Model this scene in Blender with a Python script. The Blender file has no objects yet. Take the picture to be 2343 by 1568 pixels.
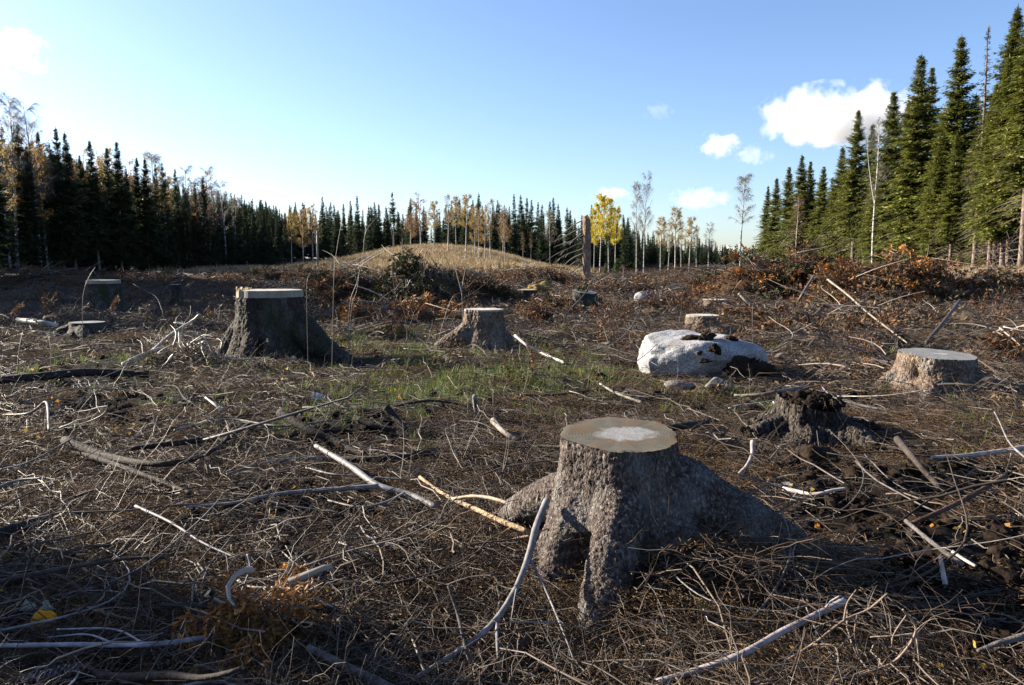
import bpy, bmesh, math, random
import numpy as np
from mathutils import Vector, Matrix, Euler

# ------------------------------------------------------------------ camera, sky, sun, exposure
SC = bpy.context.scene
COL = SC.collection
CAM_H = 1.45
PITCH = math.radians(5.95)
FOC = 1756.5                      # focal length in the 2342 x 1568 measuring grid
cam_d = bpy.data.cameras.new('camera')
cam_d.sensor_width = 36.0
cam_d.lens = 36.0 * FOC / 2342.0
cam_d.clip_start = 0.05
cam_d.clip_end = 9000.0
cam = bpy.data.objects.new('camera', cam_d)
COL.objects.link(cam)
cam.location = (0, 0, CAM_H)
cam.rotation_euler = (math.pi / 2 - PITCH, 0, 0)
SC.camera = cam

SUN_AZ = math.radians(-68.0)      # clockwise from +Y (the view direction)
SUN_EL = math.radians(21.0)
W = bpy.data.worlds.new('World')
SC.world = W
W.use_nodes = True
nt = W.node_tree
for n in list(nt.nodes):
    nt.nodes.remove(n)
wo = nt.nodes.new('ShaderNodeOutputWorld')
bg = nt.nodes.new('ShaderNodeBackground')
sky = nt.nodes.new('ShaderNodeTexSky')
sky.sky_type = 'NISHITA'
sky.sun_disc = False
sky.sun_elevation = SUN_EL
sky.sun_rotation = SUN_AZ
sky.air_density = 0.9
sky.dust_density = 0.75
sky.ozone_density = 2.6
bg.inputs['Strength'].default_value = 0.058
tint = nt.nodes.new('ShaderNodeMix'); tint.data_type = 'RGBA'; tint.blend_type = 'MULTIPLY'     # camera white balance: a little cool
tint.inputs[0].default_value = 1.0; tint.inputs[7].default_value = (0.96, 0.975, 1.08, 1)
nt.links.new(sky.outputs[0], tint.inputs[6])
nt.links.new(tint.outputs[2], bg.inputs['Color'])
nt.links.new(bg.outputs[0], wo.inputs['Surface'])

SUN_DIR = Vector((math.sin(SUN_AZ) * math.cos(SUN_EL), math.cos(SUN_AZ) * math.cos(SUN_EL), math.sin(SUN_EL)))
sun_d = bpy.data.lights.new('sun', 'SUN')
sun_d.energy = 5.0
sun_d.angle = math.radians(0.5)
sun_d.color = (1.0, 0.89, 0.72)
sun = bpy.data.objects.new('sun', sun_d)
COL.objects.link(sun)
sun.rotation_euler = SUN_DIR.to_track_quat('Z', 'Y').to_euler()
sun.location = (-40, 20, 40)

SC.view_settings.view_transform = 'Standard'
SC.view_settings.look = 'None'
SC.view_settings.exposure = 2.0
SC.view_settings.gamma = 1.0
SC.view_settings.use_curve_mapping = False
SC.cycles.max_bounces = 6
SC.cycles.diffuse_bounces = 3
SC.cycles.glossy_bounces = 2
SC.cycles.transmission_bounces = 3
SC.cycles.transparent_max_bounces = 6
SC.cycles.volume_bounces = 4
SC.cycles.volume_step_rate = 2.0

rng = np.random.default_rng(11)
random.seed(11)

# ------------------------------------------------------------------ numpy noise
def _hash(ix, iy, iz, seed):
    h = (ix.astype(np.int64) * 374761393 + iy.astype(np.int64) * 668265263 + iz.astype(np.int64) * 2147483647 + seed * 974634721) & 0xFFFFFFFF
    h = ((h ^ (h >> 13)) * 1274126177) & 0xFFFFFFFF
    h = ((h ^ (h >> 16)) * 2246822519) & 0xFFFFFFFF
    return ((h ^ (h >> 15)) & 0xFFFFFF) / float(0x1000000)

def vnoise(p, seed=0):
    f = np.floor(p)
    t = p - f
    t = t * t * (3 - 2 * t)
    i = f.astype(np.int64)
    r = np.zeros(len(p))
    for a in (0, 1):
        wx = t[:, 0] if a else 1 - t[:, 0]
        for b in (0, 1):
            wy = t[:, 1] if b else 1 - t[:, 1]
            for c in (0, 1):
                wz = t[:, 2] if c else 1 - t[:, 2]
                r += wx * wy * wz * _hash(i[:, 0] + a, i[:, 1] + b, i[:, 2] + c, seed)
    return r * 2 - 1

def fbm(p, octaves=4, seed=0):
    r = np.zeros(len(p)); a = 1.0; s = 0.0
    for o in range(octaves):
        r += a * vnoise(p * 2.03 ** o + 17.3 * o, seed + o); s += a; a *= 0.5
    return r / s

def worley(p, seed=0):
    f = np.floor(p).astype(np.int64)
    f1 = np.full(len(p), 9.0); f2 = np.full(len(p), 9.0)
    for a in (-1, 0, 1):
        for b in (-1, 0, 1):
            for c in (-1, 0, 1):
                q = f + np.array([a, b, c])
                o = np.stack([_hash(q[:, 0], q[:, 1], q[:, 2], seed + k) for k in (1, 2, 3)], 1)
                d = np.linalg.norm(q + o - p, axis=1)
                n = d < f1
                f2 = np.where(n, f1, np.minimum(f2, d))
                f1 = np.where(n, d, f1)
    return f1, f2

def sstep(a, b, x):
    t = np.clip((x - a) / (b - a), 0, 1)
    return t * t * (3 - 2 * t)

# ------------------------------------------------------------------ terrain height
def H(x, y):
    x = np.atleast_1d(np.asarray(x, float)); y = np.atleast_1d(np.asarray(y, float))
    p = np.stack([x, y, np.zeros_like(x)], 1)
    far = sstep(6, 20, np.hypot(x, y))
    h = 0.18 * fbm(p / 1.15, 3, 5) * (0.75 + 0.5 * far) + 0.10 * far * fbm(p / 5.0, 2, 9)
    h += 0.75 * sstep(4, 26, x) * sstep(7, 26, y)
    h += 0.9 * sstep(-16, -60, x) * sstep(18, 70, y)
    # grassy mound in the middle distance
    sx = np.where(x < -12, 13.0, 13.0)
    h += 3.25 * np.exp(-(np.abs((x + 11.5) / sx)) ** 2.5) * np.exp(-((np.minimum(y, 112) - 112) / 27.0) ** 2) * sstep(260, 150, y)
    h += 0.28 * fbm(p / 7.0, 3, 14) * sstep(60, 85, y)
    h += 1.5 * sstep(105, 150, y) * sstep(-5, -30, x)
    h += 0.35 * sstep(18, 40, y) * np.exp(-((x + 3) / 9.0) ** 2)
    h -= 0.9 * sstep(60, 150, y) * sstep(5, 16, x) * sstep(40, 26, x)
    # needle bank at the lower left, hollow beside the big stump
    h += 0.08 * np.exp(-((x + 0.1) / 0.55) ** 2 - ((y - 3.6) / 0.5) ** 2)
    h += 0.10 * np.exp(-((x + 1.6) / 0.8) ** 2 - ((y - 4.4) / 0.7) ** 2)
    # needle mounds between the roots of the big stump
    h += 0.22 * np.exp(-((x - 0.80) / 0.27) ** 2 - ((y - 3.26) / 0.20) ** 2) + 0.03 * np.exp(-((x - 0.55) / 0.6) ** 2 - ((y - 3.6) / 0.5) ** 2) + 0.08 * np.exp(-((x - 1.35) / 0.4) ** 2 - ((y - 3.35) / 0.3) ** 2)
    return h

def h1(x, y):
    return float(H(x, y)[0])

CP, SP = math.cos(PITCH), math.sin(PITCH)
def ray(u, v):
    a = (u - 1171.0) / FOC; b = (784.0 - v) / FOC
    d = np.array([a, CP + b * SP, -SP + b * CP])
    return d

def at(u, v, lift=0.0):
    """first point of the view ray through grid pixel (u, v) that is LIFT above the terrain"""
    d = ray(u, v)
    t = np.concatenate([np.linspace(0.8, 12, 1400), np.geomspace(12, 900, 2500)])
    P = d[None, :] * t[:, None] + np.array([0, 0, CAM_H])
    below = P[:, 2] - H(P[:, 0], P[:, 1]) - lift <= 0
    k = int(np.argmax(below)) if below.any() else len(t) - 1
    return Vector(P[k])

def at_y(u, v, y):
    d = ray(u, v)
    return Vector((d[0] * y / d[1], y, CAM_H + d[2] * y / d[1]))

# ------------------------------------------------------------------ mesh helpers
def np_mesh(name, V, F, col=None, smooth=True):
    """F: list of int arrays, each (n,3) or (n,4)"""
    me = bpy.data.meshes.new(name)
    V = np.ascontiguousarray(V, dtype=np.float32)
    F = [np.asarray(f, np.int32) for f in (F if isinstance(F, list) else [F]) if len(f)]
    me.vertices.add(len(V)); me.vertices.foreach_set('co', V.ravel())
    idx = np.concatenate([f.ravel() for f in F])
    cnt = np.concatenate([np.full(len(f), f.shape[1], np.int32) for f in F])
    st = np.concatenate([[0], np.cumsum(cnt)[:-1]]).astype(np.int32)
    me.loops.add(len(idx)); me.loops.foreach_set('vertex_index', idx.astype(np.int32))
    me.polygons.add(len(cnt)); me.polygons.foreach_set('loop_start', st)
    me.polygons.foreach_set('use_smooth', np.full(len(cnt), bool(smooth)))
    if col is not None:
        at_ = me.color_attributes.new('Col', 'FLOAT_COLOR', 'POINT')
        c = np.ones((len(V), 4), np.float32); c[:, :3] = col
        at_.data.foreach_set('color', c.ravel())
    me.update(calc_edges=True)
    return me

def link(name, me, mat=None, parent=None, loc=None):
    o = bpy.data.objects.new(name, me)
    COL.objects.link(o)
    if mat is not None and me is not None and not me.materials:
        me.materials.append(mat)
    if parent is not None:
        o.parent = parent
    if loc is not None:
        o.location = loc
    return o

def empty(name, loc=(0, 0, 0), rz=0.0):
    o = bpy.data.objects.new(name, None)
    COL.objects.link(o)
    o.location = loc; o.rotation_euler = (0, 0, rz)
    o.empty_display_size = 0.1
    return o

def tag(o, label=None, cat=None, group=None, kind=None):
    if label: o['label'] = label
    if cat: o['category'] = cat
    if group: o['group'] = group
    if kind: o['kind'] = kind
    return o

def copy_tree(o, loc, rz=0.0, scale=None):
    c = o.copy(); COL.objects.link(c)
    c.location = loc; c.rotation_euler = (0, 0, rz)
    if scale is not None: c.scale = scale
    for k in ('label', 'group', 'category'):
        if k in c and k != 'category': del c[k]
    for ch in list(o.children):
        d = ch.copy(); COL.objects.link(d); d.parent = c
        for g in ch.children:
            e = g.copy(); COL.objects.link(e); e.parent = d
    return c

def tubes(P, R, k=5, caps=False):
    """P (n,m,3) centre lines, R (n,m) radii -> V, [quads (,tris)]"""
    P = np.asarray(P, float); R = np.asarray(R, float)
    n, m, _ = P.shape
    T = np.gradient(P, axis=1)
    T /= np.linalg.norm(T, axis=2, keepdims=True) + 1e-9
    mean = T.mean(1); ref = np.where(np.abs(mean[:, 2:3]) < 0.8, [[0., 0., 1.]], [[1., 0., 0.]])
    A = np.cross(T, ref[:, None, :]); A /= np.linalg.norm(A, axis=2, keepdims=True) + 1e-9
    B = np.cross(T, A)
    ang = np.arange(k) * 2 * math.pi / k
    V = P[:, :, None, :] + R[:, :, None, None] * (A[:, :, None, :] * np.cos(ang)[None, None, :, None] + B[:, :, None, :] * np.sin(ang)[None, None, :, None])
    base = np.arange(n)[:, None, None] * (m * k) + np.arange(m - 1)[None, :, None] * k
    j = np.arange(k)[None, None, :]; j2 = (j + 1) % k
    Q = np.stack([base + j, base + j2, base + k + j2, base + k + j], -1).reshape(-1, 4)
    V = V.reshape(-1, 3)
    F = [Q]
    if caps:
        c0 = len(V); V = np.concatenate([V, P[:, 0], P[:, -1]])
        tr = []
        for i in range(n):
            for q in range(k):
                a = i * m * k + q; b = i * m * k + (q + 1) % k
                tr.append((c0 + i, b, a))
                a += (m - 1) * k; b += (m - 1) * k
                tr.append((c0 + n + i, a, b))
        F.append(np.array(tr))
    return V, F

def resample(pts, m):
    p = np.array([tuple(q) for q in pts], float)
    # Catmull-Rom through the traced points, then even steps
    e = np.vstack([2 * p[0] - p[1], p, 2 * p[-1] - p[-2]])
    out = []
    for i in range(1, len(e) - 2):
        t = np.linspace(0, 1, 8, endpoint=False)[:, None]
        a, b, c, d = e[i - 1], e[i], e[i + 1], e[i + 2]
        out.append(0.5 * (2 * b + (c - a) * t + (2 * a - 5 * b + 4 * c - d) * t ** 2 + (3 * b - a - 3 * c + d) * t ** 3))
    out.append(p[-1:])
    q = np.vstack(out)
    s = np.concatenate([[0], np.cumsum(np.linalg.norm(np.diff(q, axis=0), axis=1))])
    ss = np.linspace(0, s[-1], m)
    return np.stack([np.interp(ss, s, q[:, k]) for k in range(3)], 1)

class Bag:
    """collects arrays of geometry with vertex colours into one mesh"""
    def __init__(s): s.V = []; s.F3 = []; s.F4 = []; s.C = []; s.n = 0
    def add(s, V, F, col):
        V = np.asarray(V)
        for f in (F if isinstance(F, list) else [F]):
            f = np.asarray(f)
            if len(f) == 0: continue
            (s.F3 if f.shape[1] == 3 else s.F4).append(f + s.n)
        c = np.asarray(col, float)
        if c.ndim == 1: c = np.tile(c, (len(V), 1))
        s.V.append(V); s.C.append(c); s.n += len(V)
    def arrays(s):
        F = []
        if s.F3: F.append(np.concatenate(s.F3))
        if s.F4: F.append(np.concatenate(s.F4))
        return np.concatenate(s.V), F, np.concatenate(s.C)
    def mesh(s, name, smooth=True):
        V, F, C = s.arrays()
        return np_mesh(name, V, F, C, smooth)

def kites(base, d, side, L, Wd, col, bend=None):
    """n diamond-shaped sprays: base points, directions, side vectors (n,3), lengths, widths (n,), colours (n,3)"""
    d = d / (np.linalg.norm(d, axis=1, keepdims=True) + 1e-9)
    side = side - d * (side * d).sum(1, keepdims=True)
    side /= np.linalg.norm(side, axis=1, keepdims=True) + 1e-9
    L = L[:, None]; Wd = Wd[:, None]
    tip = base + d * L
    if bend is not None: tip = tip + bend
    mid = base + d * L * 0.45
    V = np.stack([base, mid + side * Wd * 0.5, tip, mid - side * Wd * 0.5], 1).reshape(-1, 3)
    F = np.arange(len(base) * 4).reshape(-1, 4)
    return V, F, np.repeat(col, 4, 0)

def rand_unit(n, r=rng):
    v = r.normal(size=(n, 3)); return v / np.linalg.norm(v, axis=1, keepdims=True)

# ------------------------------------------------------------------ materials
def mat_new(name):
    m = bpy.data.materials.new(name); m.use_nodes = True
    n = m.node_tree.nodes; b = n['Principled BSDF']
    b.inputs['Specular IOR Level'].default_value = 0.25
    return m, m.node_tree, b

def nd(t, kind, **kw):
    n = t.nodes.new(kind)
    for k, v in kw.items():
        if hasattr(n, k): setattr(n, k, v)
        else: n.inputs[k].default_value = v
    return n

def ramp(t, fac, stops):
    r = t.nodes.new('ShaderNodeValToRGB')
    e = r.color_ramp.elements
    while len(e) < len(stops): e.new(0.5)
    for q, (p, c) in zip(e, stops):
        q.position = p; q.color = (*c, 1) if len(c) == 3 else c
    t.links.new(fac, r.inputs[0])
    return r.outputs[0]

def mix(t, f, a, b, mode='MIX'):
    m = t.nodes.new('ShaderNodeMix'); m.data_type = 'RGBA'; m.blend_type = mode
    for s, v in ((0, f), (6, a), (7, b)):
        if isinstance(v, (int, float)): m.inputs[s].default_value = v
        elif isinstance(v, tuple): m.inputs[s].default_value = (*v, 1)
        else: t.links.new(v, m.inputs[s])
    return m.outputs[2]

def bump(t, b, height, strength=0.6, dist=0.02):
    n = nd(t, 'ShaderNodeBump', Strength=strength, Distance=dist)
    t.links.new(height, n.inputs['Height']); t.links.new(n.outputs[0], b.inputs['Normal'])
    return n

def mapped(t, scale, coord='Object'):
    c = t.nodes.new('ShaderNodeTexCoord')
    m = nd(t, 'ShaderNodeMapping'); m.inputs['Scale'].default_value = scale
    t.links.new(c.outputs[coord], m.inputs[0])
    return m.outputs[0]

def attr_mat(name, rough=0.8, transl=0.0, noise=None, spec=0.2, bumpy=None):
    m, t, b = mat_new(name)
    a = nd(t, 'ShaderNodeAttribute'); a.attribute_name = 'Col'
    c = a.outputs[0]
    if noise:
        x = nd(t, 'ShaderNodeTexNoise', Scale=noise, Detail=4.0)
        t.links.new(mapped(t, (1, 1, 1)), x.inputs['Vector'])
        c = mix(t, 1.0, c, ramp(t, x.outputs[0], [(0.3, (0.55, 0.55, 0.55)), (0.7, (1.4, 1.4, 1.4))]), 'MULTIPLY')
        if bumpy: bump(t, b, x.outputs[0], 0.7, bumpy)
    b.inputs['Roughness'].default_value = rough
    b.inputs['Specular IOR Level'].default_value = spec
    t.links.new(c, b.inputs['Base Color'])
    if transl > 0:
        tr = nd(t, 'ShaderNodeBsdfTranslucent'); t.links.new(c, tr.inputs[0])
        mx = nd(t, 'ShaderNodeMixShader'); mx.inputs[0].default_value = transl
        t.links.new(b.outputs[0], mx.inputs[1]); t.links.new(tr.outputs[0], mx.inputs[2])
        out = t.nodes['Material Output']; t.links.new(mx.outputs[0], out.inputs[0])
    return m

def bark_mat(name, dark, mid, light, scale=26.0, zsq=0.55, dist=0.012, lichen=0.35, moss=0.0):
    m, t, b = mat_new(name)
    v = mapped(t, (1, 1, zsq))
    ns = nd(t, 'ShaderNodeTexNoise', Scale=9.0, Detail=6.0); t.links.new(v, ns.inputs['Vector'])
    vadd = mix(t, 0.06, v, ns.outputs['Color'], 'ADD')
    vo = nd(t, 'ShaderNodeTexVoronoi', Scale=scale); vo.feature = 'DISTANCE_TO_EDGE'
    t.links.new(vadd, vo.inputs['Vector'])
    vc = nd(t, 'ShaderNodeTexVoronoi', Scale=scale); t.links.new(vadd, vc.inputs['Vector'])
    fine = nd(t, 'ShaderNodeTexNoise', Scale=70.0, Detail=6.0); t.links.new(v, fine.inputs['Vector'])
    big = nd(t, 'ShaderNodeTexNoise', Scale=5.0, Detail=5.0); t.links.new(v, big.inputs['Vector'])
    base = ramp(t, fine.outputs[0], [(0.3, dark), (0.5, mid), (0.72, light)])
    cell = nd(t, 'ShaderNodeSeparateColor'); t.links.new(vc.outputs['Color'], cell.inputs[0])
    base = mix(t, 1.0, base, ramp(t, cell.outputs[0], [(0.0, (0.6, 0.58, 0.56)), (1.0, (1.35, 1.3, 1.25))]), 'MULTIPLY')
    base = mix(t, ramp(t, big.outputs[0], [(0.5, (0, 0, 0)), (0.75, (lichen,) * 3)]), base, (0.27, 0.28, 0.27))
    if moss:
        mo = nd(t, 'ShaderNodeTexNoise', Scale=3.0, Detail=5.0); t.links.new(v, mo.inputs['Vector'])
        base = mix(t, ramp(t, mo.outputs[0], [(0.5, (0, 0, 0)), (0.68, (moss,) * 3)]), base, (0.022, 0.03, 0.010))
    t.links.new(base, b.inputs['Base Color'])
    b.inputs['Roughness'].default_value = 0.85
    crack = ramp(t, vo.outputs['Distance'], [(0.0, (0, 0, 0)), (0.16, (0.8, 0.8, 0.8)), (0.5, (1, 1, 1))])
    hgt = mix(t, 0.35, crack, fine.outputs[0])
    bump(t, b, hgt, 0.9, dist)
    return m

def wood_mat(name, tan, pale, patch=0.0, stain=None, rings=True):
    m, t, b = mat_new(name)
    co = t.nodes.new('ShaderNodeTexCoord')
    v = co.outputs['Object']
    ns = nd(t, 'ShaderNodeTexNoise', Scale=7.0, Detail=5.0); t.links.new(v, ns.inputs['Vector'])
    ln = nd(t, 'ShaderNodeVectorMath'); ln.operation = 'LENGTH'; t.links.new(v, ln.inputs[0])
    # ring distance with a slow wobble
    wob = nd(t, 'ShaderNodeMath'); wob.operation = 'MULTIPLY_ADD'; wob.inputs[1].default_value = 0.03
    t.links.new(ns.outputs[0], wob.inputs[0]); t.links.new(ln.outputs['Value'], wob.inputs[2])
    sc = nd(t, 'ShaderNodeMath'); sc.operation = 'MULTIPLY'; sc.inputs[1].default_value = 420.0
    t.links.new(wob.outputs[0], sc.inputs[0])
    sn = nd(t, 'ShaderNodeMath'); sn.operation = 'SINE'; t.links.new(sc.outputs[0], sn.inputs[0])
    saw = nd(t, 'ShaderNodeTexNoise', Scale=1.0, Detail=3.0)
    t.links.new(mapped(t, (30, 260, 30)), saw.inputs['Vector'])
    grain = nd(t, 'ShaderNodeTexNoise', Scale=75.0, Detail=6.0); t.links.new(v, grain.inputs['Vector'])
    base = mix(t, ramp(t, ns.outputs[0], [(0.35, (0, 0, 0)), (0.65, (1, 1, 1))]), tan, tuple(0.78 * c for c in tan))
    if rings:
        base = mix(t, ramp(t, sn.outputs[0], [(0.0, (0.0,) * 3), (1.0, (0.75,) * 3)]), base, tuple(0.5 * c for c in tan))
    base = mix(t, 0.5, base, ramp(t, saw.outputs[0], [(0.3, (0.45, 0.45, 0.45)), (0.7, (1, 1, 1))]), 'MULTIPLY')
    if patch:
        # bleached heartwood patch with a ragged outline
        n2 = nd(t, 'ShaderNodeTexNoise', Scale=12.0, Detail=6.0); t.links.new(v, n2.inputs['Vector'])
        q = nd(t, 'ShaderNodeMath'); q.operation = 'MULTIPLY_ADD'; q.inputs[1].default_value = 0.16
        t.links.new(n2.outputs[0], q.inputs[0])
        mp = nd(t, 'ShaderNodeMapping'); mp.inputs['Scale'].default_value = (1.0, 1.35, 1.0); mp.inputs['Location'].default_value = (-0.03, -0.02, 0)
        t.links.new(v, mp.inputs[0])
        l2 = nd(t, 'ShaderNodeVectorMath'); l2.operation = 'LENGTH'; t.links.new(mp.outputs[0], l2.inputs[0])
        t.links.new(l2.outputs['Value'], q.inputs[2])
        f = ramp(t, q.outputs[0], [(patch + 0.05, (1, 1, 1)), (patch + 0.085, (0, 0, 0))])
        if stain:
            n3 = nd(t, 'ShaderNodeTexNoise', Scale=5.0, Detail=3.0); t.links.new(v, n3.inputs['Vector'])
            base = mix(t, ramp(t, n3.outputs[0], [(0.5, (0, 0, 0)), (0.66, (0.8,) * 3)]), base, stain)
        base = mix(t, f, base, mix(t, ramp(t, grain.outputs[0], [(0.35, (0, 0, 0)), (0.65, (1, 1, 1))]), pale, tuple(0.7 * c for c in pale)))
    t.links.new(base, b.inputs['Base Color'])
    b.inputs['Roughness'].default_value = 0.62
    bump(t, b, mix(t, 0.5, saw.outputs[0], grain.outputs[0]), 0.5, 0.004)
    return m

MAT = {}
MAT['twig'] = attr_mat('twig', 0.55, spec=0.35)
MAT['needle'] = attr_mat('needle', 0.7, transl=0.2)
MAT['spruce_needles'] = attr_mat('spruce_needles', 0.6, transl=0.3, spec=0.3)
MAT['leaf'] = attr_mat('leaf', 0.55, transl=0.45)
MAT['grass'] = attr_mat('grass', 0.5, transl=0.35)
MAT['branch'] = attr_mat('branch', 0.6, noise=22.0, bumpy=0.004, spec=0.3)
MAT['rough_branch'] = attr_mat('rough_branch', 0.85, noise=45.0, bumpy=0.012)
MAT['peat'] = attr_mat('peat', 0.95, noise=30.0, bumpy=0.03, spec=0.05)
MAT['bark_hero'] = bark_mat('spruce_bark', (0.015, 0.010, 0.009), (0.060, 0.046, 0.041), (0.165, 0.146, 0.136), 58.0, 0.5, 0.010, 0.45)
MAT['bark_mossy'] = bark_mat('shaded_mossy_bark', (0.010, 0.007, 0.006), (0.027, 0.021, 0.018), (0.064, 0.058, 0.054), 22.0, 0.5, 0.02, 0.2, 0.8)  # mossy bark, darkened so its colour carries the shade on these stumps
MAT['bark_warm'] = bark_mat('warm_bark', (0.038, 0.024, 0.017), (0.098, 0.069, 0.051), (0.203, 0.165, 0.135), 24.0, 0.5, 0.018, 0.35)
MAT['bark_snag'] = bark_mat('snag_bark', (0.07, 0.04, 0.028), (0.19, 0.125, 0.088), (0.36, 0.28, 0.21), 12.0, 0.4, 0.03, 0.2)
MAT['rotten'] = bark_mat('rotten_wood', (0.008, 0.006, 0.005), (0.022, 0.017, 0.014), (0.11, 0.095, 0.085), 18.0, 0.12, 0.03, 0.04)
MAT['cut_hero'] = wood_mat('ringed_cut_wood', (0.125, 0.108, 0.075), (0.235, 0.23, 0.22), 0.150, (0.12, 0.07, 0.028))
MAT['cut_pale'] = wood_mat('sunlit_pale_wood', (0.52, 0.48, 0.40), (0.60, 0.58, 0.54), 0.11)  # pale wood; glancing sun on the tops painted in by brightening it
MAT['cut_grey'] = wood_mat('grey_cut_wood', (0.24, 0.235, 0.225), (0.32, 0.315, 0.31), 0.09)
MAT['collar'] = wood_mat('sawn_wood_side', (0.28, 0.245, 0.20), (0.4, 0.3, 0.2), 0.0, rings=False)
MAT['split_wood'] = wood_mat('split_wood', (0.55, 0.38, 0.19), (0.6, 0.5, 0.3), 0.0, rings=False)

def granite():
    m, t, b = mat_new('granite')
    v = mapped(t, (1, 1, 1))
    a = nd(t, 'ShaderNodeTexNoise', Scale=48.0, Detail=5.0); t.links.new(v, a.inputs['Vector'])
    c = nd(t, 'ShaderNodeTexNoise', Scale=2.6, Detail=6.0); t.links.new(v, c.inputs['Vector'])
    vo = nd(t, 'ShaderNodeTexVoronoi', Scale=70.0); t.links.new(v, vo.inputs['Vector'])
    base = ramp(t, a.outputs[0], [(0.3, (0.09, 0.09, 0.095)), (0.48, (0.24, 0.24, 0.25)), (0.7, (0.36, 0.36, 0.365))])
    base = mix(t, ramp(t, c.outputs[0], [(0.52, (0, 0, 0)), (0.7, (0.75,) * 3)]), base, (0.10, 0.08, 0.065))
    t.links.new(base, b.inputs['Base Color']); b.inputs['Roughness'].default_value = 0.75
    bump(t, b, mix(t, 0.5, a.outputs[0], vo.outputs['Distance']), 0.8, 0.010)
    return m
MAT['granite'] = granite()
def dark_stone():
    m, t, b = mat_new('dark_stone')
    a = nd(t, 'ShaderNodeTexNoise', Scale=14.0, Detail=8.0); t.links.new(mapped(t, (1, 1, 1)), a.inputs['Vector'])
    t.links.new(ramp(t, a.outputs[0], [(0.3, (0.03, 0.027, 0.025)), (0.7, (0.16, 0.15, 0.14))]), b.inputs['Base Color']); b.inputs['Roughness'].default_value = 0.85
    bump(t, b, a.outputs[0], 0.8, 0.02)
    return m
MAT['dark_stone'] = dark_stone()

def birch_bark():
    m, t, b = mat_new('birch_bark')
    n = nd(t, 'ShaderNodeTexNoise', Scale=1.0, Detail=3.0); t.links.new(mapped(t, (2.0, 2.0, 6.0)), n.inputs['Vector'])
    n2 = nd(t, 'ShaderNodeTexNoise', Scale=0.35, Detail=3.0); t.links.new(mapped(t, (1, 1, 1)), n2.inputs['Vector'])
    base = ramp(t, n.outputs[0], [(0.36, (0.04, 0.035, 0.035)), (0.46, (0.28, 0.265, 0.25)), (0.6, (0.44, 0.42, 0.40))])
    t.links.new(base, b.inputs['Base Color']); b.inputs['Roughness'].default_value = 0.6
    return m
MAT['birch_bark'] = birch_bark()

def trunk_bark():
    m, t, b = mat_new('trunk_bark')
    n = nd(t, 'ShaderNodeTexNoise', Scale=1.0, Detail=5.0); t.links.new(mapped(t, (8, 8, 2.5)), n.inputs['Vector'])
    base = ramp(t, n.outputs[0], [(0.3, (0.05, 0.035, 0.028)), (0.55, (0.15, 0.11, 0.09)), (0.75, (0.26, 0.2, 0.17))])
    t.links.new(base, b.inputs['Base Color']); b.inputs['Roughness'].default_value = 0.85
    bump(t, b, n.outputs[0], 0.6, 0.03)
    return m
MAT['trunk_bark'] = trunk_bark()

def ground_mat():
    m, t, b = mat_new('clearcut_ground')
    a = nd(t, 'ShaderNodeAttribute'); a.attribute_name = 'Col'
    g = t.nodes.new('ShaderNodeNewGeometry')
    n1 = nd(t, 'ShaderNodeTexNoise', Scale=28.0, Detail=8.0); t.links.new(g.outputs['Position'], n1.inputs['Vector'])
    n2 = nd(t, 'ShaderNodeTexNoise', Scale=1.6, Detail=6.0); t.links.new(g.outputs['Position'], n2.inputs['Vector'])
    n3 = nd(t, 'ShaderNodeTexNoise', Scale=130.0, Detail=4.0); t.links.new(g.outputs['Position'], n3.inputs['Vector'])
    c = mix(t, 1.0, a.outputs[0], ramp(t, n1.outputs[0], [(0.3, (0.45, 0.42, 0.4)), (0.5, (0.95, 0.95, 0.95)), (0.72, (1.9, 1.75, 1.6))]), 'MULTIPLY')
    c = mix(t, 1.0, c, ramp(t, n2.outputs[0], [(0.35, (0.6, 0.55, 0.5)), (0.65, (1.3, 1.3, 1.25))]), 'MULTIPLY')
    c = mix(t, 1.0, c, ramp(t, n3.outputs[0], [(0.3, (0.6, 0.6, 0.6)), (0.7, (1.4, 1.4, 1.4))]), 'MULTIPLY')
    t.links.new(c, b.inputs['Base Color']); b.inputs['Roughness'].default_value = 0.95
    b.inputs['Specular IOR Level'].default_value = 0.08
    bump(t, b, mix(t, 0.5, n1.outputs[0], n3.outputs[0]), 1.0, 0.035)
    return m
MAT['ground'] = ground_mat()

# ------------------------------------------------------------------ ground: one sheet to the horizon
def grass_mask(x, y):
    """where the short green grass grows, in the hollow in front of the low stump"""
    p = np.stack([x, y, np.zeros_like(x)], 1)
    n = fbm(p / 1.1, 3, 77)
    m = np.exp(-((x - 0.1) / 1.9) ** 2 - ((y - 9.2) / 2.2) ** 2)
    m2 = 0.6 * np.exp(-((x + 2.0) / 4.5) ** 2 - ((y - 13.5) / 3.0) ** 2)
    return np.clip(m + m2 + 0.45 * n - 0.12, 0, 1)

def hill_mask(x, y):
    p = np.stack([x, y, np.zeros_like(x)], 1)
    n = fbm(p / 6.0, 3, 31)
    return np.clip(sstep(66, 80, y + 5 * n) * sstep(10, 4, x - 3 * n) * sstep(-36, -30, x) * sstep(150, 135, y), 0, 1)

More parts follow.
